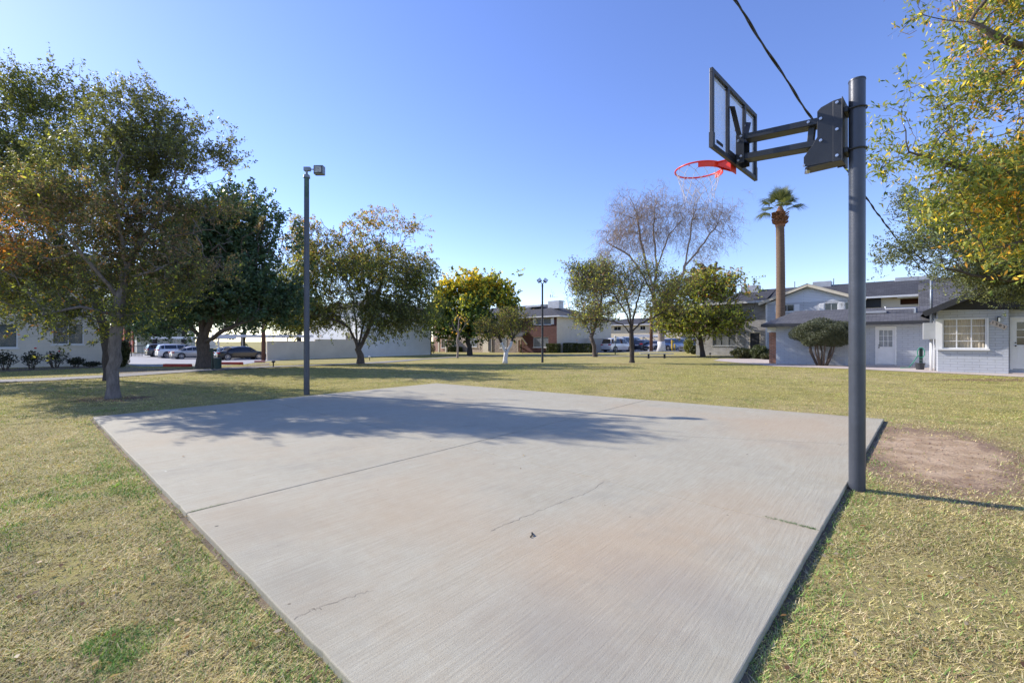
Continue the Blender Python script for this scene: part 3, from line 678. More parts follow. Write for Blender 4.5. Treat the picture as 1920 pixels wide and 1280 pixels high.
# ------------------------------------------------------------------ trees
def grow(lines, blobs, n, step, seed, kill=1.3, jit=.25, trop=0.05, iters=90):
    rg = np.random.default_rng(seed); nodes = []; par = []
    for li, L in enumerate(lines):
        prev = -1
        if li:
            prev = int(np.argmin([np.linalg.norm(np.array(q)-np.array(L[0])) for q in nodes]))
        for i in range(len(L)-1 if len(L) > 1 else 0):
            a, b = np.array(L[i], float), np.array(L[i+1], float); k = max(1, int(round(np.linalg.norm(b-a)/step)))
            for j in range(0 if (i == 0 and li == 0) else 1, k+1):
                p = a+(b-a)*j/k
                if j not in (0,): p = p+rg.normal(0, step*.06, 3)
                nodes.append(p); par.append(prev); prev = len(nodes)-1
    vol = np.array([b[3]*b[4]*b[5] for b in blobs]); att = []
    for b, m in zip(blobs, (vol/vol.sum()*n).astype(int)+3):
        d = rg.normal(size=(m, 3)); d /= np.linalg.norm(d, axis=1)[:, None]
        r = rg.random(m)**.42; att.append(np.array(b[:3])+d*r[:, None]*np.array(b[3:6]))
    att = np.concatenate(att); pts = att.copy()
    P = np.array(nodes); ds = np.linalg.norm(att[:, None]-P[None], axis=2); near = ds.argmin(1); nd = ds.min(1)
    nodes = list(P); count = {}
    for it in range(iters):
        if len(att) == 0: break
        dirs = {}; P = np.array(nodes)
        dv = att-P[near]; dn = dv/np.maximum(np.linalg.norm(dv, axis=1)[:, None], 1e-6)
        acc = np.zeros((len(nodes), 3)); np.add.at(acc, near, dn); act = np.unique(near)
        newp = []
        for a in act:
            if count.get(a, 0) > 3: continue
            count[a] = count.get(a, 0)+1
            d = acc[a]; l = np.linalg.norm(d)
            d = d/l if l > 1e-3 else rg.normal(size=3)
            d = d+rg.normal(0, jit, 3)+np.array([0, 0, trop]); d /= np.linalg.norm(d)
            nodes.append(nodes[a]+d*step); par.append(int(a)); newp.append(len(nodes)-1)
        if not newp: break
        Q = np.array([nodes[i] for i in newp]); dd = np.linalg.norm(att[:, None]-Q[None], axis=2); m = dd.min(1); j = dd.argmin(1)
        upd = m < nd; nd[upd] = m[upd]; near[upd] = np.array(newp)[j[upd]]
        kp = nd > step*kill; att = att[kp]; near = near[kp]; nd = nd[kp]
    return np.array(nodes), np.array(par), pts
def branches(nodes, par, R0, tip, e=2.2, sides=6, flare=1.35):
    n = len(nodes); s = np.zeros(n); ch = [[] for _ in range(n)]
    for i in range(n-1, -1, -1):
        if s[i] == 0: s[i] = tip**e
        if par[i] >= 0: s[par[i]] += s[i]; ch[par[i]].append(i)
    r = s**(1/e); rb = r[0]; r = tip+max(0, (R0-tip))*(np.maximum(r-tip, 0)/max(rb-tip, 1e-6))**1.45
    r[0] *= flare
    mb = MB(); V_ = []; Fc = []; ring = {}
    dirs = np.zeros((n, 3)); ref = [None]*n
    main = [max(c, key=lambda q: r[q]) if c else -1 for c in ch]
    def mk(p, d, rad, rf, k):
        d = Vector(d); 
        if d.length < 1e-6: d = Vector((0, 0, 1))
        d.normalize(); a = rf-d*rf.dot(d)
        if a.length < 1e-4: a = Vector((0, 1, 0)).cross(d)
        a.normalize(); b = d.cross(a); st = len(V_)
        p = Vector(p)
        for q in range(k):
            t = 2*math.pi*q/k; V_.append(p+(a*math.cos(t)+b*math.sin(t))*rad)
        return st, a
    for i in range(n):
        big = r[i] > R0*.45; k = sides
        d = nodes[i]-nodes[par[i]] if par[i] >= 0 else np.array([0, 0, 1.])
        dm = d.copy()
        if main[i] >= 0: dm = d/max(1e-6, np.linalg.norm(d))+(nodes[main[i]]-nodes[i])/max(1e-6, np.linalg.norm(nodes[main[i]]-nodes[i]))
        rf = ref[par[i]] if par[i] >= 0 and ref[par[i]] is not None else Vector((1, .2, .1))
        st, a = mk(nodes[i], dm, r[i], rf, k); ring[i] = st; ref[i] = a
        if par[i] >= 0:
            p = par[i]
            if main[p] == i: s0 = ring[p]
            else: s0, _ = mk(nodes[p], d, min(r[i]*1.15, r[p]), rf, k)
            for q in range(k): Fc.append((s0+q, s0+(q+1) % k, st+(q+1) % k, st+q))
        elif k: pass
    mb.v = [tuple(v) for v in V_]; mb.f = Fc
    return mb, r, ch
def sprays(rg, cen, mid, sig, droop, k=2):
    c = np.repeat(cen, k, axis=0)+rg.normal(size=(len(cen)*k, 3))*sig*.35; o = c-mid; o /= np.maximum(np.linalg.norm(o, axis=1)[:, None], 1e-3)
    d = o*.8+rg.normal(size=c.shape)*.75; d[:, 2] += .25-droop*.9; d /= np.linalg.norm(d, axis=1)[:, None]
    return c, d*(sig*2.3*(.45+.9*rg.random((len(c), 1))))
def leaves(rg, sc_, sd_, per, sig, size, aspect, droop=0, up=.3):
    n = len(sc_)*per; cid = np.repeat(np.arange(len(sc_)), per); t = rg.random((n, 1))**.8
    p = sc_[cid]+sd_[cid]*t+rg.normal(size=(n, 3))*sig*.20*(1.25-t*.7); p[:, 2] -= (t[:, 0]**2)*sig*droop*.6
    a = rg.normal(size=(n, 3)); a[:, 2] -= droop; a /= np.linalg.norm(a, axis=1)[:, None]
    nn = rg.normal(size=(n, 3)); nn[:, 2] += up; b = np.cross(a, nn); b /= np.maximum(np.linalg.norm(b, axis=1)[:, None], 1e-6)
    L = size*(.6+.8*rg.random(n))[:, None]*.5; W = L*aspect
    v = np.stack([p-a*L, p+b*W-a*L*.15, p+a*L, p-b*W-a*L*.15], 1)
    return v.reshape(-1, 3), p, cid
LB = 2.3
def pal(rg, n, cols, wts):
    return np.array(cols)[rg.choice(len(cols), n, p=np.array(wts)/sum(wts))]
def tree(name, label, cat, lines, blobs, Y0, n=500, step=.35, R0=.2, tip=.008, per=40, sig=.25, size=.06, aspect=.45, colf=None, bark='bark', seed=1,
         leafm='leaf', droop=0, twigs=0, twl=.3, lf=1.0, group=None, clumps=None, sides=6, kill=1.3, paint=None, up=.3, trop=.05, extra=None, N=0, gap=.30):
    """lines: polylines of (px,py,dY); blobs: (px,py,rx,ry[,dY,rz]) in photo pixels at distance Y0"""
    rg = np.random.default_rng(seed+100)
    L3 = []
    for i, L in enumerate(lines):
        q = []
        for j, p in enumerate(L):
            if i == 0 and j == 0: q.append(at(p[0], p[1]) if Y0 is None else at(p[0], p[1])); base = q[0].copy(); YY = base.y
            else: q.append(pt(p[0], p[1], YY+(p[2] if len(p) > 2 else 0)))
        L3.append(q)
    sc = YY/F; B3 = []
    for b in blobs:
        dY = b[4] if len(b) > 4 else 0; rz = b[5] if len(b) > 5 else b[2]*sc*.85
        c = pt(b[0], b[1], YY+dY)-base; B3.append((c.x, c.y, c.z, b[2]*sc, rz, b[3]*sc))
    L3 = [[tuple(p-base) for p in q] for q in L3]
    nodes, par, att = grow(L3, B3, n, step, seed, kill=kill, trop=trop)
    mb, r, ch = branches(nodes, par, R0, tip, sides=sides)
    root = empty(name, base, 0, label=label, cat=cat, group=group)
    leafn = np.where(r < tip*2.6)[0]
    hmin = min(b[2]-b[5] for b in B3); leafn = leafn[nodes[leafn][:, 2] > hmin-step]
    tips = nodes[leafn]
    if clumps: tips = tips[rg.choice(len(tips), clumps, replace=len(tips) < clumps)]
    aw = att+rg.normal(size=att.shape)*sig*.3
    if N and N > 9000: cen = np.concatenate([tips+rg.normal(size=tips.shape)*sig*.5, aw, aw+rg.normal(size=att.shape)*sig*1.2])
    else: cen = tips+rg.normal(size=tips.shape)*sig*.5
    q_ = cen+50; fr = 1/(sig*4.2); gf = vnoise(q_[:, 0], q_[:, 1], fr, seed)+vnoise(q_[:, 1], q_[:, 2], fr, seed+1)+vnoise(q_[:, 2], q_[:, 0], fr, seed+2)
    cen = cen[gf > np.quantile(gf, gap)]
    if N: per = max(1, int(N/len(cen)/2))
    mid = np.array([np.mean([b[0] for b in B3]), np.mean([b[1] for b in B3]), min(b[2]-b[5] for b in B3)])
    sc_, sd_ = sprays(rg, cen, mid, sig, droop, 2 if per else 1)
    if twigs:      # fine twigs down the axis of each spray of leaves
        for k in rg.choice(len(sc_), min(twigs, len(sc_)), replace=False):
            d = sd_[k]*1.1; p = sc_[k]-d*.25; s = np.cross(d, rg.normal(size=3)); s = s/np.linalg.norm(s)*tip*.5; m = p+d*.6+rg.normal(size=3)*np.linalg.norm(d)*.08; q = p+d*1.2; q[2] -= droop*sig*.3
            b0 = len(mb.v); s2 = np.cross(s, d); s2 = s2/np.linalg.norm(s2)*tip*.5
            mb.v += [tuple(p+s), tuple(p-s*.5+s2), tuple(p-s*.5-s2), tuple(m+s*.7), tuple(m-s*.35+s2*.7), tuple(m-s*.35-s2*.7), tuple(q)]
            for t in range(3): mb.f += [(b0+t, b0+(t+1) % 3, b0+3+(t+1) % 3, b0+3+t), (b0+3+t, b0+3+(t+1) % 3, b0+6)]
    tk = mb.build('trunk', bark, root, smooth=True, uv=False)
    if paint:  # whitewashed lower trunk
        ch2 = ch; m2 = MB()
        def walk(i, pts, rs):
            while True:
                pts.append(nodes[i]); rs.append(r[i]*1.03+.004)
                big = [c for c in ch2[i] if r[c] > r[0]*.33 and nodes[c][2] < paint]
                if not big: break
                for c in big[1:]: walk(c, [nodes[i]], [r[c]*1.03+.004])
                i = big[0]
            if len(pts) > 1: m2.tube(pts, rs, 10)
        walk(0, [], []); m2.build('painted_bark', 'whitewash', tk, smooth=True, uv=False)
    if per:
        v, p, cid = leaves(rg, sc_, sd_, per, sig, size, aspect, droop, up=up)
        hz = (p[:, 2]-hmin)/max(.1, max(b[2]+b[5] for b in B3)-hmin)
        cx = p[:, 0]/max(b[3] for b in B3)
        cr = (rg.random(len(sc_)//2+1)*.75+.25*rg.random(len(sc_)//2+1))[cid//2]
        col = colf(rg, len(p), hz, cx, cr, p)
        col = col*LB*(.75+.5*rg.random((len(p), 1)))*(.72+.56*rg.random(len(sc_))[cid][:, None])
        npmesh('crown', v, 4, col, leafm, root)
    return root
def mixcol(*cw):
    """colour function from (colour, weight function(hz,cx,cr))"""
    def f(rg, n, hz, cx, cr, p):
        W = np.stack([np.broadcast_to(np.clip(w_(hz, cx, cr) if callable(w_) else w_, .0001, 9), (n,)) for c, w_ in cw], 1); W = W/W.sum(1)[:, None]
        u = rg.random((n, 1)); k = (W.cumsum(1) < u).sum(1).clip(0, len(cw)-1)
        return np.array([c for c, w_ in cw])[k]
    return f
OLV = (.085, .092, .036); DOL = (.045, .058, .022); YEL = (.42, .34, .04); YGR = (.22, .24, .035); ORG = (.34, .15, .035); BRN = (.15, .09, .05)
DGR = (.040, .060, .032); MGR = (.05, .078, .026); GGR = (.065, .08, .045); PUR = (.125, .092, .078)

# front left pair
tree('elm_tree', 'wide airy tree with grey leaning trunk, nearest of the trees left of the court', 'tree',
     [[(212, 746), (213, 690), (217, 620), (226, 560), (236, 510)], [(226, 560), (190, 520, -.3), (150, 470, -.6), (110, 420, -.8)], [(236, 510), (262, 460, .3), (300, 400, .5), (330, 330, .6)], [(236, 510), (228, 450), (215, 380, -.3), (220, 300, -.4)], [(217, 590), (150, 575, -.5), (80, 590, -.8)], [(262, 460, .3), (340, 440, .8), (400, 430, 1)]],
     [(255, 255, 120, 95, .7, .8), (345, 330, 105, 100, .8, .75), (200, 330, 110, 90, .3, .8), (230, 420, 170, 90, .2, 1.2), (110, 410, 120, 90), (395, 400, 65, 75, .6, .7), (400, 330, 50, 55, .7, .6), (375, 480, 70, 60, .3, .8), (320, 545, 70, 40), (90, 545, 130, 50), (285, 500, 110, 60), (140, 600, 95, 35), (265, 590, 45, 32), (30, 500, 90, 90)], 9.7,
     n=1500, step=.20, gap=.42, R0=.125, tip=.0055, per=46, sig=.17, size=.062, aspect=.42, bark='bark_grey', seed=3, N=125000, twigs=5200, twl=.42, lf=1,
     colf=mixcol((OLV, 1.4), ((.055, .065, .034), 1.4), (YGR, lambda h, x, c: .12+1.6*np.clip(.30-h, 0, 1)+.5*(c > .8)), (YEL, lambda h, x, c: 1.2*np.clip(.22-h, 0, 1)), (ORG, lambda h, x, c: 1.1*(c > .86)*(h < .6)+3*(x < -.84)*(h > .25)*(h < .50)*(c > .25)), ((.17, .115, .07), lambda h, x, c: 2.6*np.clip(.72-abs(h-.40)*3, 0, 1))))
tree('elm_tree', 'dark trunked spreading tree directly behind the nearest tree left of the court', 'tree',
     [[(204, 713), (200, 660), (196, 610), (185, 570)], [(185, 570), (140, 500, .3), (90, 420, .5), (60, 320, .5)], [(185, 570), (210, 500, 1), (200, 400, 1.5)], [(196, 605), (120, 580, -.5), (40, 560, -1)], [(140, 500), (60, 470, -1), (-30, 430, -1)]],
     [(90, 220, 95, 90), (20, 270, 120, 110), (150, 290, 95, 80), (50, 400, 150, 110), (-90, 330, 110, 150), (-60, 520, 120, 80), (110, 520, 120, 60), (190, 430, 90, 90)], 14,
     n=1300, step=.32, R0=.135, tip=.008, per=44, sig=.26, size=.085, aspect=.45, bark='bark_dark', seed=7, N=90000, gap=.4, twigs=2500, twl=.45,
     colf=mixcol((DOL, 1.6), (OLV, 1.0), (YGR, lambda h, x, c: .15+1.0*np.clip(.3-h, 0, 1)), (ORG, lambda h, x, c: 2.2*(c > .8)*(h < .38)*(x < 0))))
# dense ficus over the parking lot edge
tree('ficus_tree', 'big dense dark green tree with broad forked trunk at the parking lot edge', 'tree',
     [[(384, 689.5), (383, 665), (382, 640)], [(382, 640), (355, 610), (330, 580, -.5), (300, 540, -1)], [(382, 640), (398, 600), (420, 550, .5)], [(382, 645), (420, 620, -1), (470, 600, -2)], [(380, 640), (378, 590), (370, 520, .8)]],
     [(470, 425, 75, 40), (420, 450, 90, 60), (500, 460, 48, 60), (440, 530, 110, 70), (360, 560, 85, 40), (500, 560, 60, 50), (390, 480, 90, 60)], 23,
     n=1100, step=.45, R0=.33, tip=.02, per=60, sig=.36, size=.15, aspect=.5, bark='bark', seed=11, N=110000, gap=.33, leafm='leaf_dark', kill=1.2,
     colf=mixcol((DGR, 3), ((.03, .06, .028), 2), (YGR, lambda h, x, c: .25*(c > .85)*(x < 0)+.01)))
# autumn tree right of light pole
tree('elm_tree', 'broad tree with orange tinged top and drooping green skirt, right of near light pole', 'tree',
     [[(676, 682), (675, 665), (670, 645)], [(670, 645), (655, 615), (630, 600, -.5), (590, 590, -1)], [(670, 645), (668, 610), (662, 560)], [(675, 655), (690, 620), (705, 570, .6), (720, 510, .8)], [(672, 650), (684, 600, 1), (690, 540, 1.5)]],
     [(690, 430, 60, 40), (620, 455, 80, 46), (745, 445, 50, 45), (680, 500, 130, 55), (560, 475, 40, 40), (540, 545, 60, 62), (640, 570, 90, 42), (775, 520, 45, 50), (770, 575, 60, 42), (590, 595, 80, 25), (710, 592, 80, 25), (510, 590, 35, 28)], 24,
     n=1700, step=.40, R0=.19, tip=.013, per=40, sig=.28, size=.125, aspect=.38, droop=1.0, bark='bark', seed=17, N=115000, gap=.38, twigs=2500, twl=.5, kill=1.15,
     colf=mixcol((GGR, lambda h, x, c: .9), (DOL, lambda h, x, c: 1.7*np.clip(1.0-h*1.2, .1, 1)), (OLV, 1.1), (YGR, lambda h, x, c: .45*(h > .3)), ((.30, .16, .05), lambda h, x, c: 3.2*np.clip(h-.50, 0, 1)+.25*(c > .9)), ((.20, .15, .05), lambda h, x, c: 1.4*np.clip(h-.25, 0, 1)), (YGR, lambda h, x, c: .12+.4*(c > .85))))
# yellow-topped tree
tree('ash_tree', 'round tree with golden yellow top and green lower leaves before the far townhouses', 'tree',
     [[(881, 666), (880, 650), (877, 630)], [(877, 635), (862, 622), (850, 600)], [(877, 630), (890, 600), (905, 570)], [(877, 630), (876, 590)]],
     [(845, 560, 28, 26), (880, 545, 36, 24), (920, 552, 34, 26), (945, 580, 24, 28), (880, 590, 62, 40), (840, 600, 30, 32), (925, 605, 34, 26)], 50,
     n=800, step=.75, R0=.29, tip=.03, per=34, sig=.55, size=.34, aspect=.55, bark='bark_dark', seed=23, N=60000, kill=1.2,
     colf=mixcol((MGR, lambda h, x, c: 1.6*np.clip(1.05-h, 0, 1)), ((.03, .055, .02), 1.0), ((.36, .27, .03), lambda h, x, c: 4.5*np.clip(h-.40, 0, 1)*(c > .3)+.4*(c > .8)), ((.24, .25, .04), lambda h, x, c: 2.5*np.clip(h-.3, 0, 1)), (YGR, .35)))
# small tree with whitewashed forked trunk
tree('small_tree', 'small twiggy tree with a whitewashed forked trunk on the middle lawn', 'tree',
     [[(947, 681), (948, 671), (949, 662)], [(949, 662), (943, 650), (936, 632, -.3), (925, 622, -.4)], [(949, 662), (957, 648), (962, 632, .2), (975, 615, .4)], [(936, 632, -.3), (938, 610)], [(962, 632, .2), (956, 610)]],
     [(915, 612, 26, 18), (950, 600, 35, 22), (985, 608, 22, 20), (940, 620, 40, 14), (905, 628, 18, 12)], 25,
     n=700, step=.16, R0=.13, tip=.007, per=9, sig=.12, size=.075, aspect=.5, bark='bark_dark', seed=31, N=9500, twigs=3000, twl=.30, paint=1.35, kill=1.2,
     colf=mixcol((OLV, 1), (DOL, 1.2), (YGR, .6), (BRN, .6)))
tree('sapling', 'thin pale young tree with few yellow leaves before the far townhouses', 'sapling',
     [[(857.5, 671), (858, 650), (859, 628)], [(859, 628), (850, 610)], [(859, 628), (870, 612)], [(859, 628), (860, 600)]],
     [(855, 602, 18, 18), (872, 600, 16, 18), (845, 618, 12, 10)], 45, n=120, step=.5, R0=.10, tip=.016, per=3, sig=.3, size=.20, aspect=.5, bark='bark_pale', seed=37, twigs=220, twl=.8,
     colf=mixcol(((.42, .27, .06), 1), (YGR, 1), (ORG, .3)))
# centre right group
tree('elm_tree', 'slender leaning tree with thinning green leaves beside the cream end wall', 'tree',
     [[(1116, 669), (1114, 650), (1109, 632)], [(1109, 632), (1095, 600)], [(1109, 632), (1120, 600), (1128, 560)], [(1109, 632), (1108, 585)]],
     [(1085, 535, 36, 40), (1120, 520, 40, 30), (1140, 560, 38, 42), (1085, 585, 34, 26), (1110, 600, 28, 18)], 46,
     n=900, step=.5, R0=.21, tip=.015, per=16, sig=.34, size=.19, aspect=.5, bark='bark', seed=41, N=17000, twigs=2500, twl=.8, kill=1.2,
     colf=mixcol((OLV, 1.2), (GGR, 1), (YGR, lambda h, x, c: .5+.8*(c > .8)*(h < .35)), (DOL, .6), (BRN, .35)))
tree('elm_tree', 'sparse twiggy tree with dark forked trunk nearest the bench, few leaves left', 'tree',
     [[(1185, 680), (1185, 660), (1184, 640), (1184, 615)], [(1184, 628), (1168, 608), (1140, 600, -.4), (1100, 598, -.6)], [(1184, 622), (1200, 608), (1230, 592, .4), (1260, 575, .5)], [(1184, 615), (1180, 580), (1170, 540)], [(1184, 615), (1192, 575, .4), (1205, 530, .6)], [(1184, 618), (1175, 590, -.6), (1150, 550, -.8)]],
     [(1120, 570, 38, 38), (1160, 530, 40, 38), (1205, 515, 40, 30), (1250, 545, 42, 34), (1200, 565, 60, 30), (1270, 575, 28, 22), (1095, 530, 30, 30), (1140, 500, 30, 16), (1290, 530, 20, 18)], 26,
     n=1300, step=.24, R0=.155, tip=.0085, per=4, sig=.20, size=.11, aspect=.5, bark='bark_dark', seed=43, N=9500, twigs=6500, twl=.55, kill=1.2,
     colf=mixcol((OLV, 1), (YGR, .8), (GGR, 1), (BRN, .6)))
tree('elm_tree', 'full low tree with olive and orange leaves in front of the grey brick townhouse', 'tree',
     [[(1318, 669), (1317, 655), (1315, 642), (1313, 628)], [(1315, 640), (1300, 625), (1280, 610)], [(1313, 632), (1340, 612), (1370, 590)], [(1313, 628), (1316, 590), (1320, 560)]],
     [(1290, 560, 46, 40), (1340, 550, 48, 38), (1385, 560, 34, 28), (1390, 590, 36, 26), (1320, 595, 85, 26), (1255, 600, 34, 26), (1300, 615, 60, 16), (1250, 570, 24, 24), (1380, 535, 22, 18)], 44,
     n=1300, step=.5, R0=.21, tip=.016, per=26, sig=.36, size=.21, aspect=.5, bark='bark_dark', seed=47, N=36000, gap=.4, twigs=2000, twl=.7, kill=1.15,
     colf=mixcol((OLV, 1.4), (YGR, lambda h, x, c: 1.1+1.2*np.clip(.35-h, 0, 1)), (DOL, .4), (ORG, lambda h, x, c: 1.2*(c > .72)*(h > .45)*(x > -.4)), (BRN, .35)))
tree('tall_tree', 'very tall sparse tree with pale limbs and wispy brown twigs, whitewashed at the foot', 'tree',
     [[(1240, 659), (1240, 640), (1238, 610), (1228, 570), (1226, 540)], [(1228, 560), (1205, 515), (1180, 480), (1140, 455)], [(1226, 540), (1232, 500), (1225, 440), (1228, 390)], [(1228, 545), (1212, 500), (1200, 440), (1195, 400)], [(1238, 600), (1262, 560), (1282, 510), (1293, 450), (1300, 400)], [(1285, 500), (1320, 455), (1345, 420)], [(1282, 510), (1320, 490, 1)], [(1232, 500), (1255, 440), (1280, 410)]],
     [(1150, 455, 36, 50), (1185, 390, 44, 44), (1230, 385, 40, 40), (1125, 490, 22, 28), (1305, 390, 48, 34), (1350, 420, 34, 40), (1275, 430, 34, 40), (1320, 470, 40, 26), (1200, 440, 60, 45), (1380, 380, 12, 14)], 60,
     n=1500, step=.75, R0=.48, tip=.020, per=11, sig=.55, size=.75, aspect=.045, droop=1.6, bark='bark_pale', seed=53, N=12000, gap=.15, twigs=6000, twl=1.5, paint=1.7, kill=1.15,
     colf=mixcol((PUR, 1.6), ((.20, .12, .09), lambda h, x, c: 1.0*(x < .1)+.2), ((.26, .22, .20), .5)))
tree('round_tree', 'dark rounded evergreen crown showing above the olive tree, behind the townhouses', 'tree',
     [[(1320, 652), (1320, 600), (1320, 560)]], [(1320, 512, 26, 18), (1300, 520, 20, 14), (1340, 528, 18, 14)], 90,
     n=300, step=1.2, R0=.5, tip=.06, per=40, sig=.8, size=.5, aspect=.5, bark='bark_dark', seed=59, N=6000, leafm='leaf_dark', colf=mixcol(((.05, .06, .03), 1), ((.09, .075, .035), 1)))
# far trees closing the view behind the parking lot
for i, (px, py, rx, ry, s_, lab) in enumerate(((292, 598, 46, 30, 61, 'dark green bushy tree beyond the parking lot gate'), (345, 588, 50, 36, 62, 'bright edged green tree behind the carport, left of the ficus trunk'), (455, 585, 55, 42, 63, 'dark tree mass behind the carport, right of the ficus trunk'), (560, 590, 50, 30, 64, 'dark bushy tree behind the far end of the carport'), (238, 560, 30, 60, 65, 'shaded tree between the left house and the red townhouses'))):
    tree('background_tree', lab, 'tree', [[(px, 661), (px, 640), (px+2, 620)]], [(px, py, rx, ry), (px-rx*.4, py+ry*.4, rx*.6, ry*.6), (px+rx*.45, py+ry*.3, rx*.55, ry*.6)], 72,
         n=500, step=1.1, R0=.4, tip=.05, per=46, sig=.8, size=.42, aspect=.5, bark='bark_dark', seed=s_, N=14000, leafm='leaf_dark', group='trees behind the parking lot',
         colf=mixcol((DGR, 1), (MGR, 1), (YGR, lambda h, x, c: .5*(c > .85))))
# right side
tree('ash_tree', 'overhanging tree at the right edge with yellow green and rusty orange leaves', 'tree',
     [[(2300, 787), (2290, 640), (2240, 400), (2170, 250)], [(2170, 250), (2060, 150, -.3), (1960, 100, -.3), (1880, 75, -.3), (1820, 40, -.2)], [(1960, 100, -.3), (1850, 150, .2), (1780, 200, .3)], [(2200, 320), (2080, 290, .3), (1950, 330, .3), (1850, 330, .2), (1760, 300, 0), (1700, 285, 0)], [(2230, 400), (2100, 430, -.3), (1960, 440, -.2), (1850, 470, 0)], [(2170, 250), (2120, 100, .5), (2080, 0, .6)]],
     [(1860, 25, 90, 55, 0, .8), (1930, 120, 110, 70, 0, .8), (1800, 190, 70, 50, 0, .6), (1880, 270, 120, 70, 0, .9), (1745, 275, 70, 50, 0, .6), (1860, 360, 120, 60, 0, .8), (1960, 420, 110, 80, 0, .9), (1775, 390, 60, 40, 0, .6), (2060, 250, 140, 150, 0, 1.2), (1880, 460, 50, 36, 0, .5), (1930, -60, 160, 70, 0, .9), (1735, 20, 40, 25, 0, .4), (1690, 265, 48, 42, 0, .45), (1672, 315, 34, 26, 0, .35), (1705, 165, 42, 30, 0, .4), (1700, 50, 36, 26, 0, .35)], 7,
     n=1500, step=.17, R0=.21, tip=.0045, per=13, sig=.16, size=.088, aspect=.30, droop=.5, bark='bark', seed=71, N=46000, gap=.30, twigs=2500, twl=.3, kill=1.2,
     colf=mixcol(((.125, .15, .035), 2.6), (MGR, 1.2), ((.22, .20, .05), .9), ((.46, .24, .04), lambda h, x, c: (.15+2.4*(c > .68))*(x > -3.1)), ((.24, .13, .09), lambda h, x, c: 1.6*(h > .72)*(c > .6)), ((.5, .38, .05), .3)))
tree('oak_tree', 'dark olive evergreen tree hanging over the roof of the grey house at the right edge', 'tree',
     [[(2120, 713.5), (2110, 620), (2070, 560), (2010, 520)], [(2010, 520), (1920, 490), (1840, 450), (1740, 420)], [(2050, 545), (1950, 530, -.6), (1850, 520, -.8), (1760, 500, -.8)], [(2010, 520), (1960, 430), (1900, 380)]],
     [(1880, 420, 90, 60), (1770, 400, 75, 45), (1700, 395, 55, 40), (1850, 490, 120, 50), (1740, 470, 80, 34), (1890, 534, 70, 30), (1690, 455, 40, 28), (1960, 480, 90, 90), (1930, 350, 80, 70), (1860, 532, 50, 24)], 14,
     n=1500, step=.24, R0=.25, tip=.008, per=40, sig=.20, size=.060, aspect=.5, bark='bark_dark', seed=73, N=150000, gap=.15, leafm='leaf_dark', twigs=2000, twl=.4, kill=1.15,
     colf=mixcol((GGR, 1.2), (DOL, 1.3), (OLV, 1), ((.16, .17, .06), .5)))

# palm
def palm():
    Y = 33.; b = pt(1463, 640, Y); b.z = float(G(b.x, b.y)); root = empty('palm_tree', b, 0, label='tall fan palm with a small green top above the grey roof', cat='palm tree')
    zt = CH+(640-420)/F*Y-b.z; pts = []; rs = []
    for i in range(90):
        t = i/89; pts.append((-.03+.06*math.sin(t*3), 0, t*zt)); rs.append((.315-.04*t)*(1+.035*(i % 2))*(1.0+.25*max(0, .08-t)))
    MB().tube(pts, rs, 16).build('trunk', 'palmbark', root, smooth=True)
    rnd = random.Random(9); mb = MB()
    for i in range(150):   # cut leaf bases
        a = rnd.uniform(0, 6.28); z = zt-.1+rnd.uniform(0, .85); rr = .29+.07*math.sin((z-zt)*3)
        p = Vector((rr*math.cos(a), rr*math.sin(a), z)); q = p+Vector((.22*math.cos(a), .22*math.sin(a), .14)); mb.beam(p, q, .09, .05)
    mb.tube([(0, 0, zt-.2), (0, 0, zt+.3), (0, 0, zt+.8), (0, 0, zt+1.3)], [.32, .37, .33, .12], 12)
    mb.build('leaf_bases', mat('rusty leaf bases', (.22, .10, .05), .85, 0, .4, 8), root)
    V_ = []; C = []; rg = np.random.default_rng(4)
    fr = [(a_, math.tan(R(e_))/1.5) for a_, e_ in ((-175, 5), (-160, 28), (175, -12), (-130, 55), (170, 62), (100, 80), (10, 78), (-60, 72), (30, 55), (-20, 60), (0, 38), (5, 20), (140, 40), (60, 35), (-90, 30), (-110, 8), (-40, 5), (120, 0), (200, 75), (-5, 66))]
    fr_old = [(-170, .15), (-150, .45), (-20, .5), (10, .1), (60, .9), (110, .8), (150, .2), (200, .55), (250, .6), (300, .3), (330, .75), (80, .3), (20, .75), (-100, .2), (170, .7), (-60, .05)]
    for az, up in fr:
        az = R(az+rnd.uniform(-10, 10)); d = Vector((math.cos(az), math.sin(az), up*1.5)).normalized(); s = Vector((-math.sin(az), math.cos(az), 0)); n_ = s.cross(d)
        o = Vector((0, 0, zt+1.0)); h = o+d*(.75+.3*rnd.random()); 
        V_ += [o-s*.02, o+s*.02, h+s*.015, h-s*.015]; C.append((.14, .16, .05))
        for k in range(44):
            t = (k-21.5)/21.5*1.35; L = (1.15-.25*abs(t))*rnd.uniform(.85, 1.1)
            e = (d*math.cos(t)+s*math.sin(t)); p1 = h+e*L*.6; p2 = h+e*L+Vector((0, 0, -.10-.12*rnd.random()-.16*max(0, 1-up))); wv = n_.cross(e).normalized()*.017
            V_ += [h, p1+wv, p2, p1-wv]; C.append((.075, .10, .045) if rnd.random() < .7 else (.17, .18, .09))
    npmesh('fronds', np.array([tuple(v) for v in V_]), 4, np.array(C), 'leaf', root)
palm()

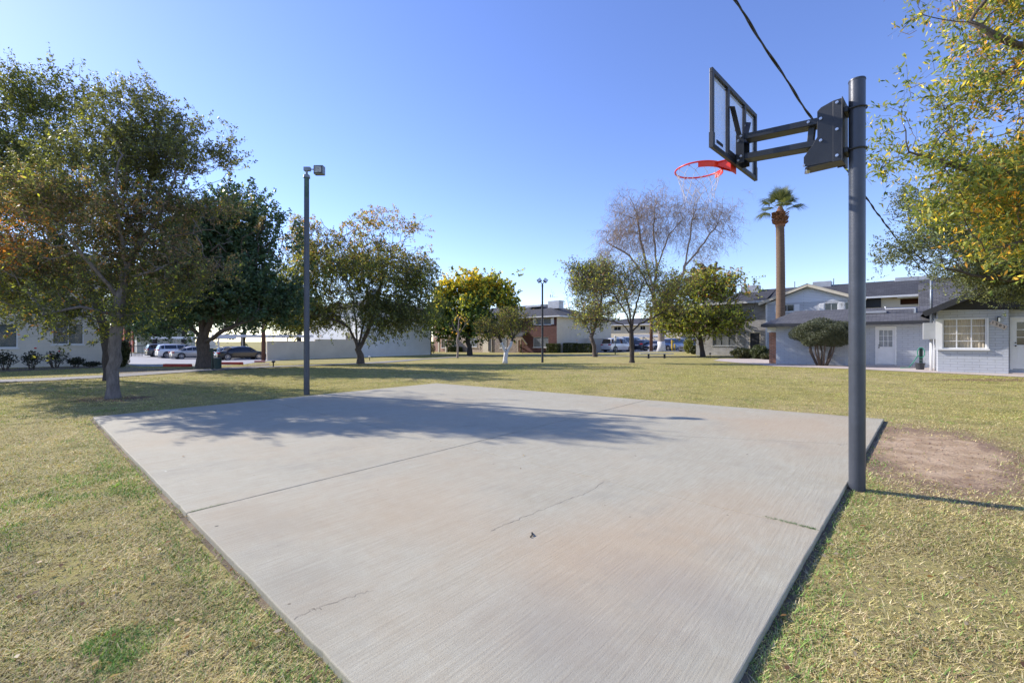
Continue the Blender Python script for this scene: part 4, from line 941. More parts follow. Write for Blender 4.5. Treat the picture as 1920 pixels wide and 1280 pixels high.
# shrubs
def shrub(name, label, base, rx, ry, rz, zc, n, size, cols, seed, cat='bush', group=None, stems=6, box=False, stemh=None, leafm='leaf_dark', shell=.35, flowers=()):
    rg = np.random.default_rng(seed); root = empty(name, base, AU if box else 0, label=label, cat=cat, group=group)
    if box:
        p = rg.uniform(-1, 1, (n, 3)); k = rg.integers(0, 3, n); sg = np.where(rg.random(n) < .5, -1, 1)
        m = rg.random(n) < .75; p[np.arange(n)[m], k[m]] = sg[m]*(1-.12*rg.random(m.sum()))
    else:
        p = rg.normal(size=(n, 3)); p /= np.linalg.norm(p, axis=1)[:, None]
        lump = 1+.16*np.sin(p[:, 0]*5+seed)*np.sin(p[:, 1]*4+p[:, 2]*5)
        p *= ((rg.random(n)**shell)*lump)[:, None]
    p = p*np.array([rx, ry, rz])+np.array([0, 0, zc]); p[:, 2] = np.maximum(p[:, 2], .03)
    a = rg.normal(size=(n, 3)); a /= np.linalg.norm(a, axis=1)[:, None]; b = np.cross(a, rg.normal(size=(n, 3))); b /= np.linalg.norm(b, axis=1)[:, None]
    L = size*(.6+.8*rg.random((n, 1)))*.5
    v = np.stack([p-a*L, p+b*L*.5, p+a*L, p-b*L*.5], 1).reshape(-1, 3)
    col = pal(rg, n, cols, [1]*len(cols))*(.7+.6*rg.random((n, 1)))
    npmesh('foliage', v, 4, col, leafm, root)
    mb = MB()
    for i in range(stems):
        t = 2*math.pi*i/stems+rg.random(); q = Vector((math.cos(t)*rx*.45, math.sin(t)*ry*.45, zc-rz*.25)); s = Vector((math.cos(t)*rx*.14, math.sin(t)*ry*.14, -.05))
        m = s.lerp(q, .5)+Vector((rg.normal()*.05*rx, rg.normal()*.05*rx, 0)); r0 = max(.006, min(.045, rx*.035)); mb.tube([s, m, q], [r0*1.3, r0, r0*.6], 6)
    mb.build('stems', 'bark', root, smooth=True)
    for fx_, fy_, fz_ in flowers:
        MB().ball((fx_, fy_, fz_), .045, 8, 5, (1, 1, .7)).build('flower', 'redflower', root, smooth=True)
    return root
b = at(1541, 685.5); k = b.y/F
shrub('topiary_bush', 'clipped dome shaped shrub on several bare stems before the blue grey brick wall', b, 51*k, 44*k, 26*k, (685-624)*k, 45000, .055, [(.11, .125, .075), (.15, .165, .10), (.075, .09, .05)], 5, stems=9, shell=.22)
for i, (px, py, wx, hy, seed, lab) in enumerate(((1392, 672, 20, 20, 31, 'dark leafy shrub below the wide window of the grey brick townhouse'), (1425, 673, 16, 26, 32, 'pale green feathery shrub beside the townhouse door'), (1440, 674, 12, 12, 33, 'low brownish shrub at the corner of the blue grey wall'), (1291, 662, 9, 28, 34, 'yellow green upright shrub at the left end of the grey brick townhouse'), (1302, 664, 9, 17, 35, 'dark low shrub against the left end of the grey brick wall'),
     (776, 664.5, 12, 22, 36, 'round dark shrub against the long shaded stucco wall'), (708, 668, 8, 14, 37, 'tiny scraggly plant beside the long shaded wall'), (812, 662, 5, 17, 38, 'narrow dark shrub at the corner by the porch'), (228, 688, 13, 52, 39, 'tall dark green hedge bush at the corner of the left house'))):
    b = at(px, py); k = b.y/F; cols = [(.10, .12, .045), (.05, .07, .025)] if i in (1, 3) else [(.035, .05, .02), (.06, .07, .03), (.10, .10, .04)]
    if i == 3: cols = [(.25, .25, .05), (.12, .16, .04)]
    shrub('shrub', lab, b, wx*k, wx*k, hy*k/2, hy*k/2, 5000 if i < 6 or i == 8 else 900, .11 if i != 8 else .08, cols, seed, group='shrubs by the houses', stems=5)
for i, (x0, x1, y0, y1, lab) in enumerate(((978, 993, 645, 661, 'square clipped hedge beside the bracketed porch'), (992, 1006, 650, 660.5, 'low clipped hedge left of the far light pole'), (1006, 1024, 649, 660, 'small rounded hedge behind the far light pole'), (1025, 1050, 644, 661.5, 'tall boxy clipped hedge at the brick corner of the townhouse'), (1057, 1082, 643, 661, 'dark boxy hedge along the cream end wall, nearer the corner'), (1085, 1112, 644, 661, 'dark boxy hedge along the cream end wall, behind the leaning tree'),
     (887, 903, 650, 659, 'small clipped hedge right of the yellow tree trunk'), (925, 940, 650, 659, 'small hedge left of the whitewashed forked tree'), (958, 976, 650, 659, 'low hedge right of the whitewashed forked tree'), (838, 868, 650, 660, 'grey green loose shrubs behind the thin sapling'))):
    b = at((x0+x1)/2, y1); k = b.y/F
    shrub('hedge', lab, b, (x1-x0)/2*k, .5, (y1-y0)/2*k, (y1-y0)/2*k, 3500, .16, [(.06, .085, .02), (.10, .12, .03), (.035, .05, .018)], 60+i, cat='hedge', group='clipped hedges by the far townhouses', box=True, stems=3)
rose = [((10, 694), 20, 38, 81, 'thin dark rose bush under the leftmost window', ()), ((60, 693), 16, 36, 82, 'rose bush with one red bloom left of the middle of the wall', ((.15, 0, .95),)), ((103, 690), 25, 34, 83, 'widest rose bush with red blooms under the second window', ((.2, 0, .80), (-.1, -.1, .66))), ((142, 689), 12, 20, 84, 'small bare rose bush right of the widest one', ()), ((172, 689), 14, 12, 85, 'low straggly plant near the corner of the left house', ())]
for (px, py), wx, hy, seed, lab, fl in rose:
    b = at(px, py); k = b.y/F; b = b-V*0
    shrub('rose_bush', lab, b, wx*k, .35, hy*k*.42, hy*k*.58, 650, .085, [(.03, .035, .02), (.05, .055, .025)], seed, cat='rose bush', group='rose bushes along the left house', stems=6, flowers=fl, shell=.6)

# ------------------------------------------------------------------ building helpers (local frame: x along U, y along V)
class House:
    def __init__(s, name, label, O, cat='house', group=None):
        s.O = Vector((O[0], O[1], float(O[2]) if len(O) > 2 else float(G(O[0], O[1])))); s.root = empty(name, s.O, AU, label=label, cat=cat, group=group)
    def w(s, x, y): return s.O+U*x+V*y
    def fx(s, px, y=0):           # local x on the plane y=const seen at picture column px
        k = (px-960)/F; o = s.O+V*y; return (k*o.y-o.x)/(U.x-k*U.y)
    def fy(s, px, x=0):
        k = (px-960)/F; o = s.O+U*x; return (k*o.y-o.x)/(V.x-k*V.y)
    def z(s, x, y, py): return CH-(py-640)/F*s.w(x, y).y-s.O.z
    def fbox(s, x0, x1, y0, y1, pos=0):
        a0, a1 = s.fx(x0, pos), s.fx(x1, pos); m = (a0+a1)/2; return (a0, a1, s.z(m, pos, y1), s.z(m, pos, y0))
    def sbox(s, x0, x1, y0, y1, pos=0):
        a0, a1 = s.fy(x0, pos), s.fy(x1, pos); m = (a0+a1)/2; return (a0, a1, s.z(pos, m, y1), s.z(pos, m, y0))
def T(axis, pos): return (lambda a, d, z: (a, pos-d, z)) if axis == 'f' else (lambda a, d, z: (pos+d, a, z))
def facade(mb, axis, pos, a0, a1, z0, z1, holes=(), dep=.1):
    t = T(axis, pos); xs = sorted({a0, a1, *[h[0] for h in holes], *[h[1] for h in holes]}); zs = sorted({z0, z1, *[max(z0, h[2]) for h in holes], *[h[3] for h in holes]})
    for i in range(len(xs)-1):
        for j in range(len(zs)-1):
            cx, cz = (xs[i]+xs[i+1])/2, (zs[j]+zs[j+1])/2
            if cx < a0 or cx > a1 or any(h[0] < cx < h[1] and h[2] < cz < h[3] for h in holes): continue
            mb.add([t(xs[i], 0, zs[j]), t(xs[i+1], 0, zs[j]), t(xs[i+1], 0, zs[j+1]), t(xs[i], 0, zs[j+1])], [(0, 1, 2, 3)])
    for h in holes:
        p = [(h[0], h[2]), (h[1], h[2]), (h[1], h[3]), (h[0], h[3])]
        for i in range(4):
            (xa, za), (xb, zb) = p[i], p[(i+1) % 4]; mb.add([t(xa, 0, za), t(xb, 0, zb), t(xb, -dep, zb), t(xa, -dep, za)], [(0, 1, 2, 3)])
    return mb
def bx(mb, axis, pos, a0, a1, d0, d1, z0, z1):
    if axis == 'f': mb.box(a0, a1, pos-d1, pos-d0, z0, z1)
    else: mb.box(pos+d0, pos+d1, a0, a1, z0, z1)
    return mb
def window(H, axis, pos, q, nx=2, nz=1, fm='white', gm='darkglass', dep=.09, fw=.04, sill=True, name='window', mull=None, shut=0, label=None):
    a0, a1, z0, z1 = q; mb = MB(); d0, d1 = -dep, -dep+.045; mw = mull or fw*.6
    bx(mb, axis, pos, a0, a1, d0, d1, z0, z0+fw); bx(mb, axis, pos, a0, a1, d0, d1, z1-fw, z1)
    bx(mb, axis, pos, a0, a0+fw, d0, d1, z0+fw, z1-fw); bx(mb, axis, pos, a1-fw, a1, d0, d1, z0+fw, z1-fw)
    for i in range(1, nx): c = a0+(a1-a0)*i/nx; bx(mb, axis, pos, c-mw/2, c+mw/2, d0+.003, d1-.003, z0+fw, z1-fw)
    for j in range(1, nz): c = z0+(z1-z0)*j/nz; bx(mb, axis, pos, a0+fw, a1-fw, d0+.006, d1-.006, c-mw/3, c+mw/3)
    wo_ = mb.build(name, fm, H.root)
    if label: wo_['label'] = label
    bx(MB(), axis, pos, a0+.01, a1-.01, d0-.012, d0-.002, z0+.01, z1-.01).build('pane', gm, wo_)
    if sill: bx(MB(), axis, pos, a0-.06, a1+.06, -.02, .05, z0-.07, z0-.003).build('sill', fm, wo_)
    for sgn in ((-1, 1) if shut else ()):
        c = a0-.02-shut if sgn < 0 else a1+.02
        m2 = MB(); bx(m2, axis, pos, c, c+shut, .004, .035, z0, z1)
        for k in range(6): zz = z0+.06+(z1-z0-.12)*k/5.5; bx(m2, axis, pos, c+.04, c+shut-.04, .035, .045, zz, zz+.05)
        m2.build('shutter', 'white', wo_)
    return wo_
def door(H, axis, pos, q, m='white', glass=None, dep=.1, frame='white', hs=-1, storm=False):
    a0, a1, z0, z1 = q; mb = MB(); fw = .07
    bx(mb, axis, pos, a0, a0+fw, -dep, .02, z0, z1); bx(mb, axis, pos, a1-fw, a1, -dep, .02, z0, z1); bx(mb, axis, pos, a0+fw, a1-fw, -dep, .02, z1-fw, z1)
    f = mb.build('door_frame', frame, H.root)
    b0, b1 = a0+fw+.004, a1-fw-.004; zt = z1-fw-.004; mb = MB(); H_ = zt-z0
    if glass:   # nine lights above, two panels below
        g0, g1, gz0, gz1 = b0+.12*(b1-b0), b1-.12*(b1-b0), z0+.49*H_, z0+.94*H_
        bx(mb, axis, pos, b0, g0, -.06, -.02, z0+.02, zt); bx(mb, axis, pos, g1, b1, -.06, -.02, z0+.02, zt)
        bx(mb, axis, pos, g0, g1, -.06, -.02, z0+.02, gz0); bx(mb, axis, pos, g0, g1, -.06, -.02, gz1, zt)
        for i in (1, 2):
            c = g0+(g1-g0)*i/3; bx(mb, axis, pos, c-.012, c+.012, -.055, -.022, gz0, gz1); c = gz0+(gz1-gz0)*i/3; bx(mb, axis, pos, g0, g1, -.053, -.024, c-.012, c+.012)
        for i in (0, 1):
            p0 = g0+(g1-g0)*(.02+.5*i); p1 = p0+(g1-g0)*.46
            for (u0, u1, w0, w1) in ((p0, p1, z0+.17*H_, z0+.18*H_), (p0, p1, z0+.44*H_, z0+.45*H_), (p0, p0+.012, z0+.18*H_, z0+.44*H_), (p1-.012, p1, z0+.18*H_, z0+.44*H_)): bx(mb, axis, pos, u0, u1, -.02, -.010, w0, w1)
        bx(mb, axis, pos, b0, b1, -.02, -.006, z0+.465*H_, z0+.48*H_)
    else:
        bx(mb, axis, pos, b0, b1, -.06, -.02, z0+.02, zt)
        for i in (0, 1):
            for (u, v_) in ((.1, .45), (.52, .92)):
                p0 = b0+(b1-b0)*(.12+.42*i); bx(mb, axis, pos, p0, p0+(b1-b0)*.34, -.02, -.012, z0+u*H_, z0+v_*H_)
    d = mb.build('door', m, H.root)
    if glass: bx(MB(), axis, pos, g0, g1, -.048, -.040, gz0, gz1).build('pane', glass, d)
    c = b0+.07 if hs < 0 else b1-.07; t = T(axis, pos)
    MB().ball(t(c, .02, z0+.47*H_), .03, 10, 6).ball(t(c, .01, z0+.53*H_), .024, 10, 6).build('handle', 'trim_dark', d, smooth=True)
    return d
def hip(H, x0, x1, y0, y1, z, rise, m='shingle', over=.5, fas='trim_dark', hipx=True, fh=.16, ridge='x', name='roof'):
    x0 -= over; x1 += over; y0 -= over; y1 += over; mb = MB(); zb = z+.004
    if ridge == 'x':
        ym = (y0+y1)/2; hx = (y1-y0)/2 if hipx else 0
        mb.add([(x0, y0, zb+fh), (x1, y0, zb+fh), (x1, y1, zb+fh), (x0, y1, zb+fh), (x0+hx, ym, z+rise+fh), (x1-hx, ym, z+rise+fh)], [(0, 1, 5, 4), (2, 3, 4, 5), (1, 2, 5), (3, 0, 4)])
    else:
        xm = (x0+x1)/2; hy = (x1-x0)/2 if hipx else 0
        mb.add([(x0, y0, zb+fh), (x1, y0, zb+fh), (x1, y1, zb+fh), (x0, y1, zb+fh), (xm, y0+hy, z+rise+fh), (xm, y1-hy, z+rise+fh)], [(0, 1, 4), (2, 3, 5), (1, 2, 5, 4), (3, 0, 4, 5)])
    r = mb.build(name, m, H.root)
    f = MB(); e = .004; f.box(x0-.03, x1+.03, y0-.03, y0, z, z+fh+.01); f.box(x0-.03, x1+.03, y1, y1+.03, z, z+fh+.01); f.box(x0-.03, x0, y0, y1, z, z+fh+.01); f.box(x1, x1+.03, y0, y1, z, z+fh+.01)
    f.build('fascia', fas, r); MB().box(x0, x1, y0, y1, z+.01, z+.03).build('soffit', fas, r); return r

# --- left house (shaded wall with two windows)
K = at(193, 685.5); H = House('block_house', 'cream painted block house at the left edge with two white framed windows', (K.x, K.y, K.z))
mb = MB(); w1 = H.sbox(-48, 33, 606, 652, 0); w2 = H.sbox(98, 157, 606, 645.5, 0)
facade(mb, 's', 0, -14, 0, -.3, 5.5, [w1, w2]); mb.add([(0, 0, -.3), (-9, 0, -.3), (-9, 0, 5.5), (0, 0, 5.5)], [(0, 1, 2, 3)]); mb.add([(0, -14, -.3), (-9, -14, -.3), (-9, -14, 5.5), (0, -14, 5.5)], [(3, 2, 1, 0)]); mb.add([(-9, -14, -.3), (-9, 0, -.3), (-9, 0, 5.5), (-9, -14, 5.5)], [(3, 2, 1, 0)])
mb.build('wall', 'stucco', H.root)
window(H, 's', 0, w1, 2, 1, gm='clear'); window(H, 's', 0, w2, 2, 1, gm='clear')
for q in (w1, w2):
    m2 = MB(); n_ = 26
    for i in range(n_): a = q[0]+(q[1]-q[0])*i/n_; m2.box(-.22+.03*(i % 2), -.20+.03*(i % 2), a, a+(q[1]-q[0])/n_*1.02, q[2], q[3])
    m2.build('curtain', mat('green grey curtain', (.14, .17, .155), .9), H.root)
hip(H, -9, 0, -14, 0, 5.5, 1.6, ridge='y', fas='white')

# --- beige yard wall and pale stucco townhouse (centre left)
P0 = at(500, 675.5)
def yardwall(t0, t1, base, py, px, lab):
    o = P0+V*t0; g_ = float(G(o.x, o.y)); root = empty('yard_wall', (o.x, o.y, g_), AU, label=lab, cat='wall', group='beige yard walls by the carport')
    Yp = o.y; h = CH-(py-640)/F*Yp-g_
    MB().box(-.1, .1, .005, t1-t0-.005, -.6, h).build('panel', 'stucco_beige', root); MB().box(-.13, .13, .005, t1-t0-.005, h, h+.06).build('coping', 'stucco_beige', root)
H0 = House('probe', 'x', (P0.x, P0.y, P0.z)); t590 = H0.fy(590); t680 = H0.fy(676); t807 = H0.fy(807.5); bpy.data.objects.remove(H0.root)
yardwall(0, t590, 675, 640.5, 500, 'beige yard wall nearest the parked black sedan'); yardwall(t590, t680, 672, 637, 590, 'taller pale yard wall segment behind the broad tree trunk')
K = P0+V*t807; K.z = float(G(K.x, K.y)); H = House('townhouse', 'pale stucco townhouse end wall behind the orange topped tree', K); LC = t807-t680
mb = MB(); wC = H.fbox(648, 664, 614, 632, -LC)
facade(mb, 's', 0, -LC, 0, -.3, 5.9); facade(mb, 'f', -LC, -14, 0, -.3, 5.9, [(wC[0], wC[1], 2.0, 2.9), (-9, -7.6, 4.0, 5.1), (-3.6, -2.4, 4.0, 5.1)]); mb.build('wall', 'stucco_grey', H.root)
for q in ((wC[0], wC[1], 2.0, 2.9), (-9, -7.6, 4.0, 5.1), (-3.6, -2.4, 4.0, 5.1)): window(H, 'f', -LC, q, 2, 1)
MB().box(-.12, .02, -.02, .14, -.3, 5.9).build('corner_trim', 'redbrick', H.root)
r = hip(H, -14, 0, -LC, 0, 5.9, 1.5); MB().box(-5, -3.8, -LC+3.5, -LC+4.7, 7.2, 8.6).build('roof_unit', 'acunit', H.root)

# --- carport and things in the left lot
def carport(label, pts, z, thick, posts, depth=5.5, group=None):
    a, b = Vector(pts[0]), Vector(pts[1]); a.z = b.z = 0; g_ = float(G(a.x, a.y)); d = (b-a); L = d.length; root = empty('carport', (a.x, a.y, g_), math.atan2(d.y, d.x), label=label, cat='carport', group=group)
    MB().box(0, L, 0, depth, z, z+.06).build('roof', 'metalroof', root); MB().box(0, L, -.03, 0, z-.08, z+thick-.08).box(0, L, depth, depth+.03, z-.08, z+thick-.08).build('fascia', 'metalroof', root)
    n_ = posts
    for i in range(n_):
        x = .4+(L-.8)*i/(n_-1); MB().box(x-.06, x+.06, depth*.55, depth*.55+.12, -.2, z).beam((x, depth*.6, z-1.2), (x, .3, z-.05), .07, .1).build('post', 'metalroof', root)
    return root
carport('long white roofed carport over the parked sedans', [pt(396, 640, 50)+Vector((0, 0, 0)), pt(588, 640, 55)], 2.62, .28, 5)
carport('far carport roof over the two suvs, left of the ficus trunk', [pt(284, 640, 57), pt(376, 640, 55.5)], 2.45, .26, 4)

def car(name, label, cat, loc, heading, L, W, Hh, paint, kind='sedan', group=None):
    root = empty(name, loc, heading, label=label, cat=cat, group=group); w2 = W/2; gc = .19
    # stations: x from rear to front ; (x, half width, belt z, top z)
    if kind == 'sedan':
        st = [(-.5, .80, .62, .64), (-.485, .90, .80, .84), (-.44, .96, .88, .93), (-.33, .99, .93, .96), (-.20, 1, .95, 1.33), (-.08, 1, .95, Hh-.01), (.06, 1, .94, Hh), (.14, 1, .93, Hh-.06), (.27, .99, .91, .96), (.40, .96, .82, .85), (.47, .90, .72, .75), (.5, .80, .55, .58)]
        cab = (3, 8)
    elif kind == 'suv':
        st = [(-.5, .86, .75, .78), (-.485, .93, 1.02, 1.06), (-.44, .97, 1.05, Hh-.10), (-.36, .99, 1.06, Hh-.02), (-.1, 1, 1.06, Hh), (.06, 1, 1.05, Hh-.02), (.13, 1, 1.04, Hh-.10), (.26, .99, 1.02, 1.06), (.42, .96, .95, .98), (.485, .90, .84, .87), (.5, .82, .62, .66)]
        cab = (1, 7)
    else:  # van
        st = [(-.5, .95, 1.1, 1.15), (-.495, .97, 1.15, Hh-.05), (-.40, .99, 1.15, Hh), (.1, 1, 1.15, Hh), (.24, 1, 1.12, Hh-.12), (.36, .99, 1.08, 1.15), (.46, .95, .95, 1.0), (.5, .86, .7, .74)]
        cab = (1, 5)
    def sec(x, f, bz, tz):
        c = min(1, max(0, (tz-bz-.06)/.35)); hw = w2*f
        return [(0, gc), (hw*.86, gc), (hw*.985, gc+.10), (hw, (gc+bz)/2+.05), (hw*.975, bz), (hw*(.965-.17*c), tz-.055*c-.01), (hw*(.86-.22*c), tz), (0, tz+.012)]
    S_ = [sec(*s) for s in st]; mb = MB(); n_ = 14
    for s, q in zip(st, S_):
        mb.v += [(s[0]*L, y, z) for y, z in q]+[(s[0]*L, -y, z) for y, z in q[-2:0:-1]]
    for i in range(len(st)-1):
        for k in range(n_): mb.f.append((i*n_+k, (i+1)*n_+k, (i+1)*n_+(k+1) % n_, i*n_+(k+1) % n_))
    mb.f.append(tuple(range(n_))); mb.f.append(tuple((len(st)-1)*n_+k for k in range(n_-1, -1, -1)))
    body = mb.build('body', paint, root, smooth=True); e = body.modifiers.new('e', 'EDGE_SPLIT'); e.split_angle = R(38)
    # glass
    for sg in (1, -1):
        mb = MB()
        for i in range(cab[0], cab[1]):
            a, b_ = S_[i], S_[i+1]; xa, xb = st[i][0]*L, st[i+1][0]*L
            if i == cab[0]: xa = xa+(xb-xa)*.15
            if i == cab[1]-1: xb = xb-(xb-xa)*.2
            qa = [tuple(np.array(a[4])*(1-t)+np.array(a[5])*t) for t in (.10, .92)]; qb = [tuple(np.array(b_[4])*(1-t)+np.array(b_[5])*t) for t in (.10, .92)]
            mb.add([(xa+.03, sg*(qa[0][0]+.008), qa[0][1]), (xb-.02, sg*(qb[0][0]+.008), qb[0][1]), (xb-.02, sg*(qb[1][0]+.008), qb[1][1]), (xa+.03, sg*(qa[1][0]+.008), qa[1][1])], [(0, 1, 2, 3)])
        mb.build('side_window', 'carglass', root, uv=False)
    for nm, i, j in (('windscreen', cab[1]-1, cab[1]), ('rear_window', cab[0], cab[0]+1)):
        a, b_ = S_[i], S_[j]; xa, xb = st[i][0]*L, st[j][0]*L; P = lambda t, q: a[q][0]*(1-t)+b_[q][0]*t
        mb = MB(); vs_ = []
        for t in (.08, .92):
            for s in (-1, 1): hw = P(t, 6)*1.08; vs_.append((xa+(xb-xa)*t+(.012 if nm == 'windscreen' else -.012), s*hw, a[6][1]*(1-t)+b_[6][1]*t+.014))
        mb.add(vs_, [(0, 1, 3, 2)]); mb.build(nm, 'carglass', root, uv=False)
    wr = .335 if kind == 'sedan' else .37
    for x in (-.31*L, .32*L):
        for sg in (1, -1):
            y = sg*(w2-.10); mb = MB(); mb.tube([(x, y-sg*.11, wr), (x, y+sg*.095, wr), (x, y+sg*.11, wr)], [wr, wr, wr*.93], 20)
            wh = mb.build('wheel', 'black', root)
            m2 = MB(); m2.tube([(x, y+sg*.106, wr), (x, y+sg*.114, wr)], [wr*.22, wr*.2], 10)
            for k in range(10):
                t = 2*math.pi*k/10; m2.beam((x+.05*math.cos(t), y+sg*.113, wr+.05*math.sin(t)), (x+wr*.66*math.cos(t), y+sg*.113, wr+wr*.66*math.sin(t)), .03, .03)
            m2.tube([(x+wr*.69*math.cos(t), y+sg*.112, wr+wr*.69*math.sin(t)) for t in np.linspace(0, 2*math.pi, 21)], .018, 5, cap=False)
            m2.build('hub', 'rimsteel', wh)
            MB().tube([(x, sg*(w2*.93), wr+.02), (x, sg*(w2+.004), wr+.02)], [wr*1.16]*2, 20).build('wheel_arch', 'black', root)
    for sg in (1, -1):
        zz = .78 if kind == 'sedan' else 1.0
        MB().box(-.505*L, -.44*L, sg*w2*.72-w2*.21, sg*w2*.72+w2*.21, zz-.09, zz+.06).build('tail_light', 'tail', root, bev=.02)
        MB().box(.42*L, .492*L, sg*w2*.70-w2*.18, sg*w2*.70+w2*.18, .60, .72 if kind == 'sedan' else .82).build('head_light', 'head', root, bev=.02)
        MB().box(.15*L, .18*L, sg*(w2+.02)-.07, sg*(w2+.02)+.07, .96 if kind == 'sedan' else 1.08, 1.08 if kind == 'sedan' else 1.22).build('wing_mirror', paint, root, bev=.02)
    MB().box(.46*L, .503*L, -w2*.45, w2*.45, .36, .62).build('grille', 'black', root, bev=.01)
    MB().box(-.506*L, -.49*L, -.25, .25, .50 if kind == 'sedan' else .75, .62 if kind == 'sedan' else .87).build('number_plate', 'white', root)
    MB().box(-.503*L, -.45*L, -w2*.8, w2*.8, gc, gc+.14).build('bumper', 'black', root, bev=.01)
    return root
def carpaint(n, c): 
    m, nn, b = newmat(n); b.inputs['Base Color'].default_value = (*c, 1); b.inputs['Metallic'].default_value = .3; b.inputs['Roughness'].default_value = .28; b.inputs['Coat Weight'].default_value = .6; return m
PB, PW, PS, PG, PN = carpaint('black car paint', (.008, .008, .01)), carpaint('white car paint', (.62, .62, .62)), carpaint('silver car paint', (.36, .35, .33)), carpaint('dark grey car paint', (.05, .055, .065)), carpaint('blue car paint', (.04, .09, .22))
HV = math.atan2(V.y, V.x)
def cg(px, Y): X = (px-960)/F*Y; return (X, Y, float(G(X, Y))+.014)
gL, gR = 'cars in the left parking lot', 'vehicles in the far right parking lot'
car('parked_car', 'black sedan parked under the white carport beside the beige wall', 'car', cg(451, 48.5), HV, 4.8, 1.84, 1.45, PB, group=gL)
car('parked_car', 'white sedan behind the black one, partly hidden by the ficus trunk', 'car', cg(432, 51.5), HV, 4.7, 1.82, 1.45, PW, group=gL)
car('parked_car', 'silver beige sedan left of the ficus trunk', 'car', cg(364, 53), HV, 4.6, 1.8, 1.45, PS, group=gL)
car('parked_car', 'white suv parked between the silver sedan and the dark suv', 'car', cg(337, 56), HV, 4.7, 1.9, 1.70, PW, 'suv', gL)
car('parked_car', 'dark suv, leftmost of the parked cars', 'car', cg(315, 60), HV, 4.7, 1.9, 1.72, PG, 'suv', gL)
car('parked_van', 'white and grey van seen from behind left of the bench', 'van', cg(1158, 62), HV-.25, 4.8, 1.95, 1.9, PW, 'suv', gR)
car('parked_van', 'pale blue white panel van half hidden by the sparse tree trunk', 'van', cg(1181, 65), HV-.2, 5.2, 2.0, 2.05, PW, 'van', gR)
car('parked_car', 'dark grey vehicle in the shadow under the far carport', 'car', cg(1207, 65), HV, 4.6, 1.85, 1.6, PG, 'suv', gR)
car('parked_car', 'silver sedan facing the lawn left of the whitewashed tall trunk', 'car', cg(1231, 64), HV+math.pi-.2, 4.6, 1.8, 1.48, PS, group=gR)
car('parked_car', 'blue pickup sized car right of the whitewashed tall trunk', 'car', cg(1256, 64), HV+math.pi-.3, 4.9, 1.9, 1.75, PN, 'suv', gR)
car('parked_car', 'grey sedan facing the lawn beside the yellow green shrub', 'car', cg(1299, 60), HV+math.pi-.25, 4.7, 1.82, 1.45, carpaint('grey car paint', (.17, .175, .18)), group=gR)
def stop(label, px, py, wpx, m, L=1.8, grp=None, ang=None):
    p = at(px, py); root = empty('wheel_stop', p, AU+R(38) if ang is None else ang, label=label, cat='wheel stop', group=grp)
    k = wpx/2*p.y/F; o = MB().prism([(-k, 0), (k, 0), (k-.03, .15), (-k+.03, .15)], -.09, .09).build('block', m, root, bev=.02); return root
stop('red painted wheel stop left of the ficus trunk', 333, 687.5, 54, 'redpaint', grp='red wheel stops'); stop('red painted wheel stop right of the ficus trunk', 432, 683.5, 48, 'redpaint', grp='red wheel stops'); stop('faded pink wheel stop near the wooden pole', 487, 679.5, 20, 'pinkpaint', grp='red wheel stops')
for px, py, wp, lab in ((1198, 658, 20, 'white wheel stop before the dark carport bay'), (1230, 658, 30, 'white wheel stop before the silver sedan in the far lot'), (1297, 658, 25, 'white wheel stop before the grey sedan')): stop(lab, px, py, wp, 'stopwhite', grp='white wheel stops', ang=0)

def pole(name, label, px, py, top, r, m, cat='pole', cap=None):
    p = at(px, py); h = (py-top)/F*p.y; root = empty(name, p, 0, label=label, cat=cat); MB().tube([(0, 0, -.1), (0, 0, h)], [r, r*.8], 10).build('shaft', m, root, smooth=True)
    if cap: cap(root, h)
    return root
def xarm(root, h):
    MB().box(-.8, .8, -.06, .06, h-.5, h-.38).build('crossarm', 'wood', root)
    for x in (-.7, -.3, .3, .7): MB().tube([(x, 0, h-.38), (x, 0, h-.24)], [.04, .025], 8).build('insulator', 'galv', root)
pole('utility_pole', 'brown wooden utility pole at the left end of the beige wall', 494, 676, 560, .19, 'wood', cap=xarm)
pole('utility_pole', 'dark brown wooden utility pole behind the sparse tree in the far lot', 1221, 658.5, 575, .24, 'wood', cap=xarm)
def lantern(root, h):
    MB().tube([(0, 0, h), (0, 0, h+.08), (0, 0, h+.12)], [.05, .15, .15], 6).tube([(0, 0, h+.50), (0, 0, h+.62), (0, 0, h+.70)], [.20, .07, .03], 6).build('lantern_cap', 'galv', root)
    MB().tube([(0, 0, h+.12), (0, 0, h+.5)], [.11, .17], 6).build('lantern_glass', 'head', root)
pole('lamp_post', 'short garden lamp post with a lantern left of the sparse tree', 1153.5, 664, 640, .06, 'darkgreen', 'lamp post', lantern)
def dogstation():
    p = at(401, 693); root = empty('waste_station', p, 0, label='dark green pet waste station with a small round sign beside the ficus trunk', cat='waste bin'); k = p.y/F
    MB().box(-.10, -.04, -.03, .03, -.1, 53*k).build('post', 'darkgreen', root); MB().tube([(.16, 0, .05), (.16, 0, 22*k)], [.15, .16], 16).build('bin', 'darkgreen', root)
    o = MB().box(-.14, .14, -.05, -.034, 40*k, 44.5*k).build('sign', 'white', root); MB().tube([(-.03, -.05, 49*k), (-.03, -.034, 49*k)], .13, 16).build('round_sign', 'white', root)
    MB().box(-.14, .12, -.12, .03, 34*k, 39*k).build('bag_dispenser', 'darkgreen', root, bev=.02)
dogstation()
def bollard(label, px, py, hpx, m='black', top=None):
    p = at(px, py); k = p.y/F; h = hpx*k; root = empty('path_light', p, 0, label=label, cat='path light', group='low path lights along the walk')
    MB().tube([(0, 0, -.05), (0, 0, h*.7)], .03, 8).build('stake', m, root); MB().tube([(0, 0, h*.7), (0, 0, h*.8), (0, 0, h)], [.05, .10, .07], 10).build('head', top or m, root)
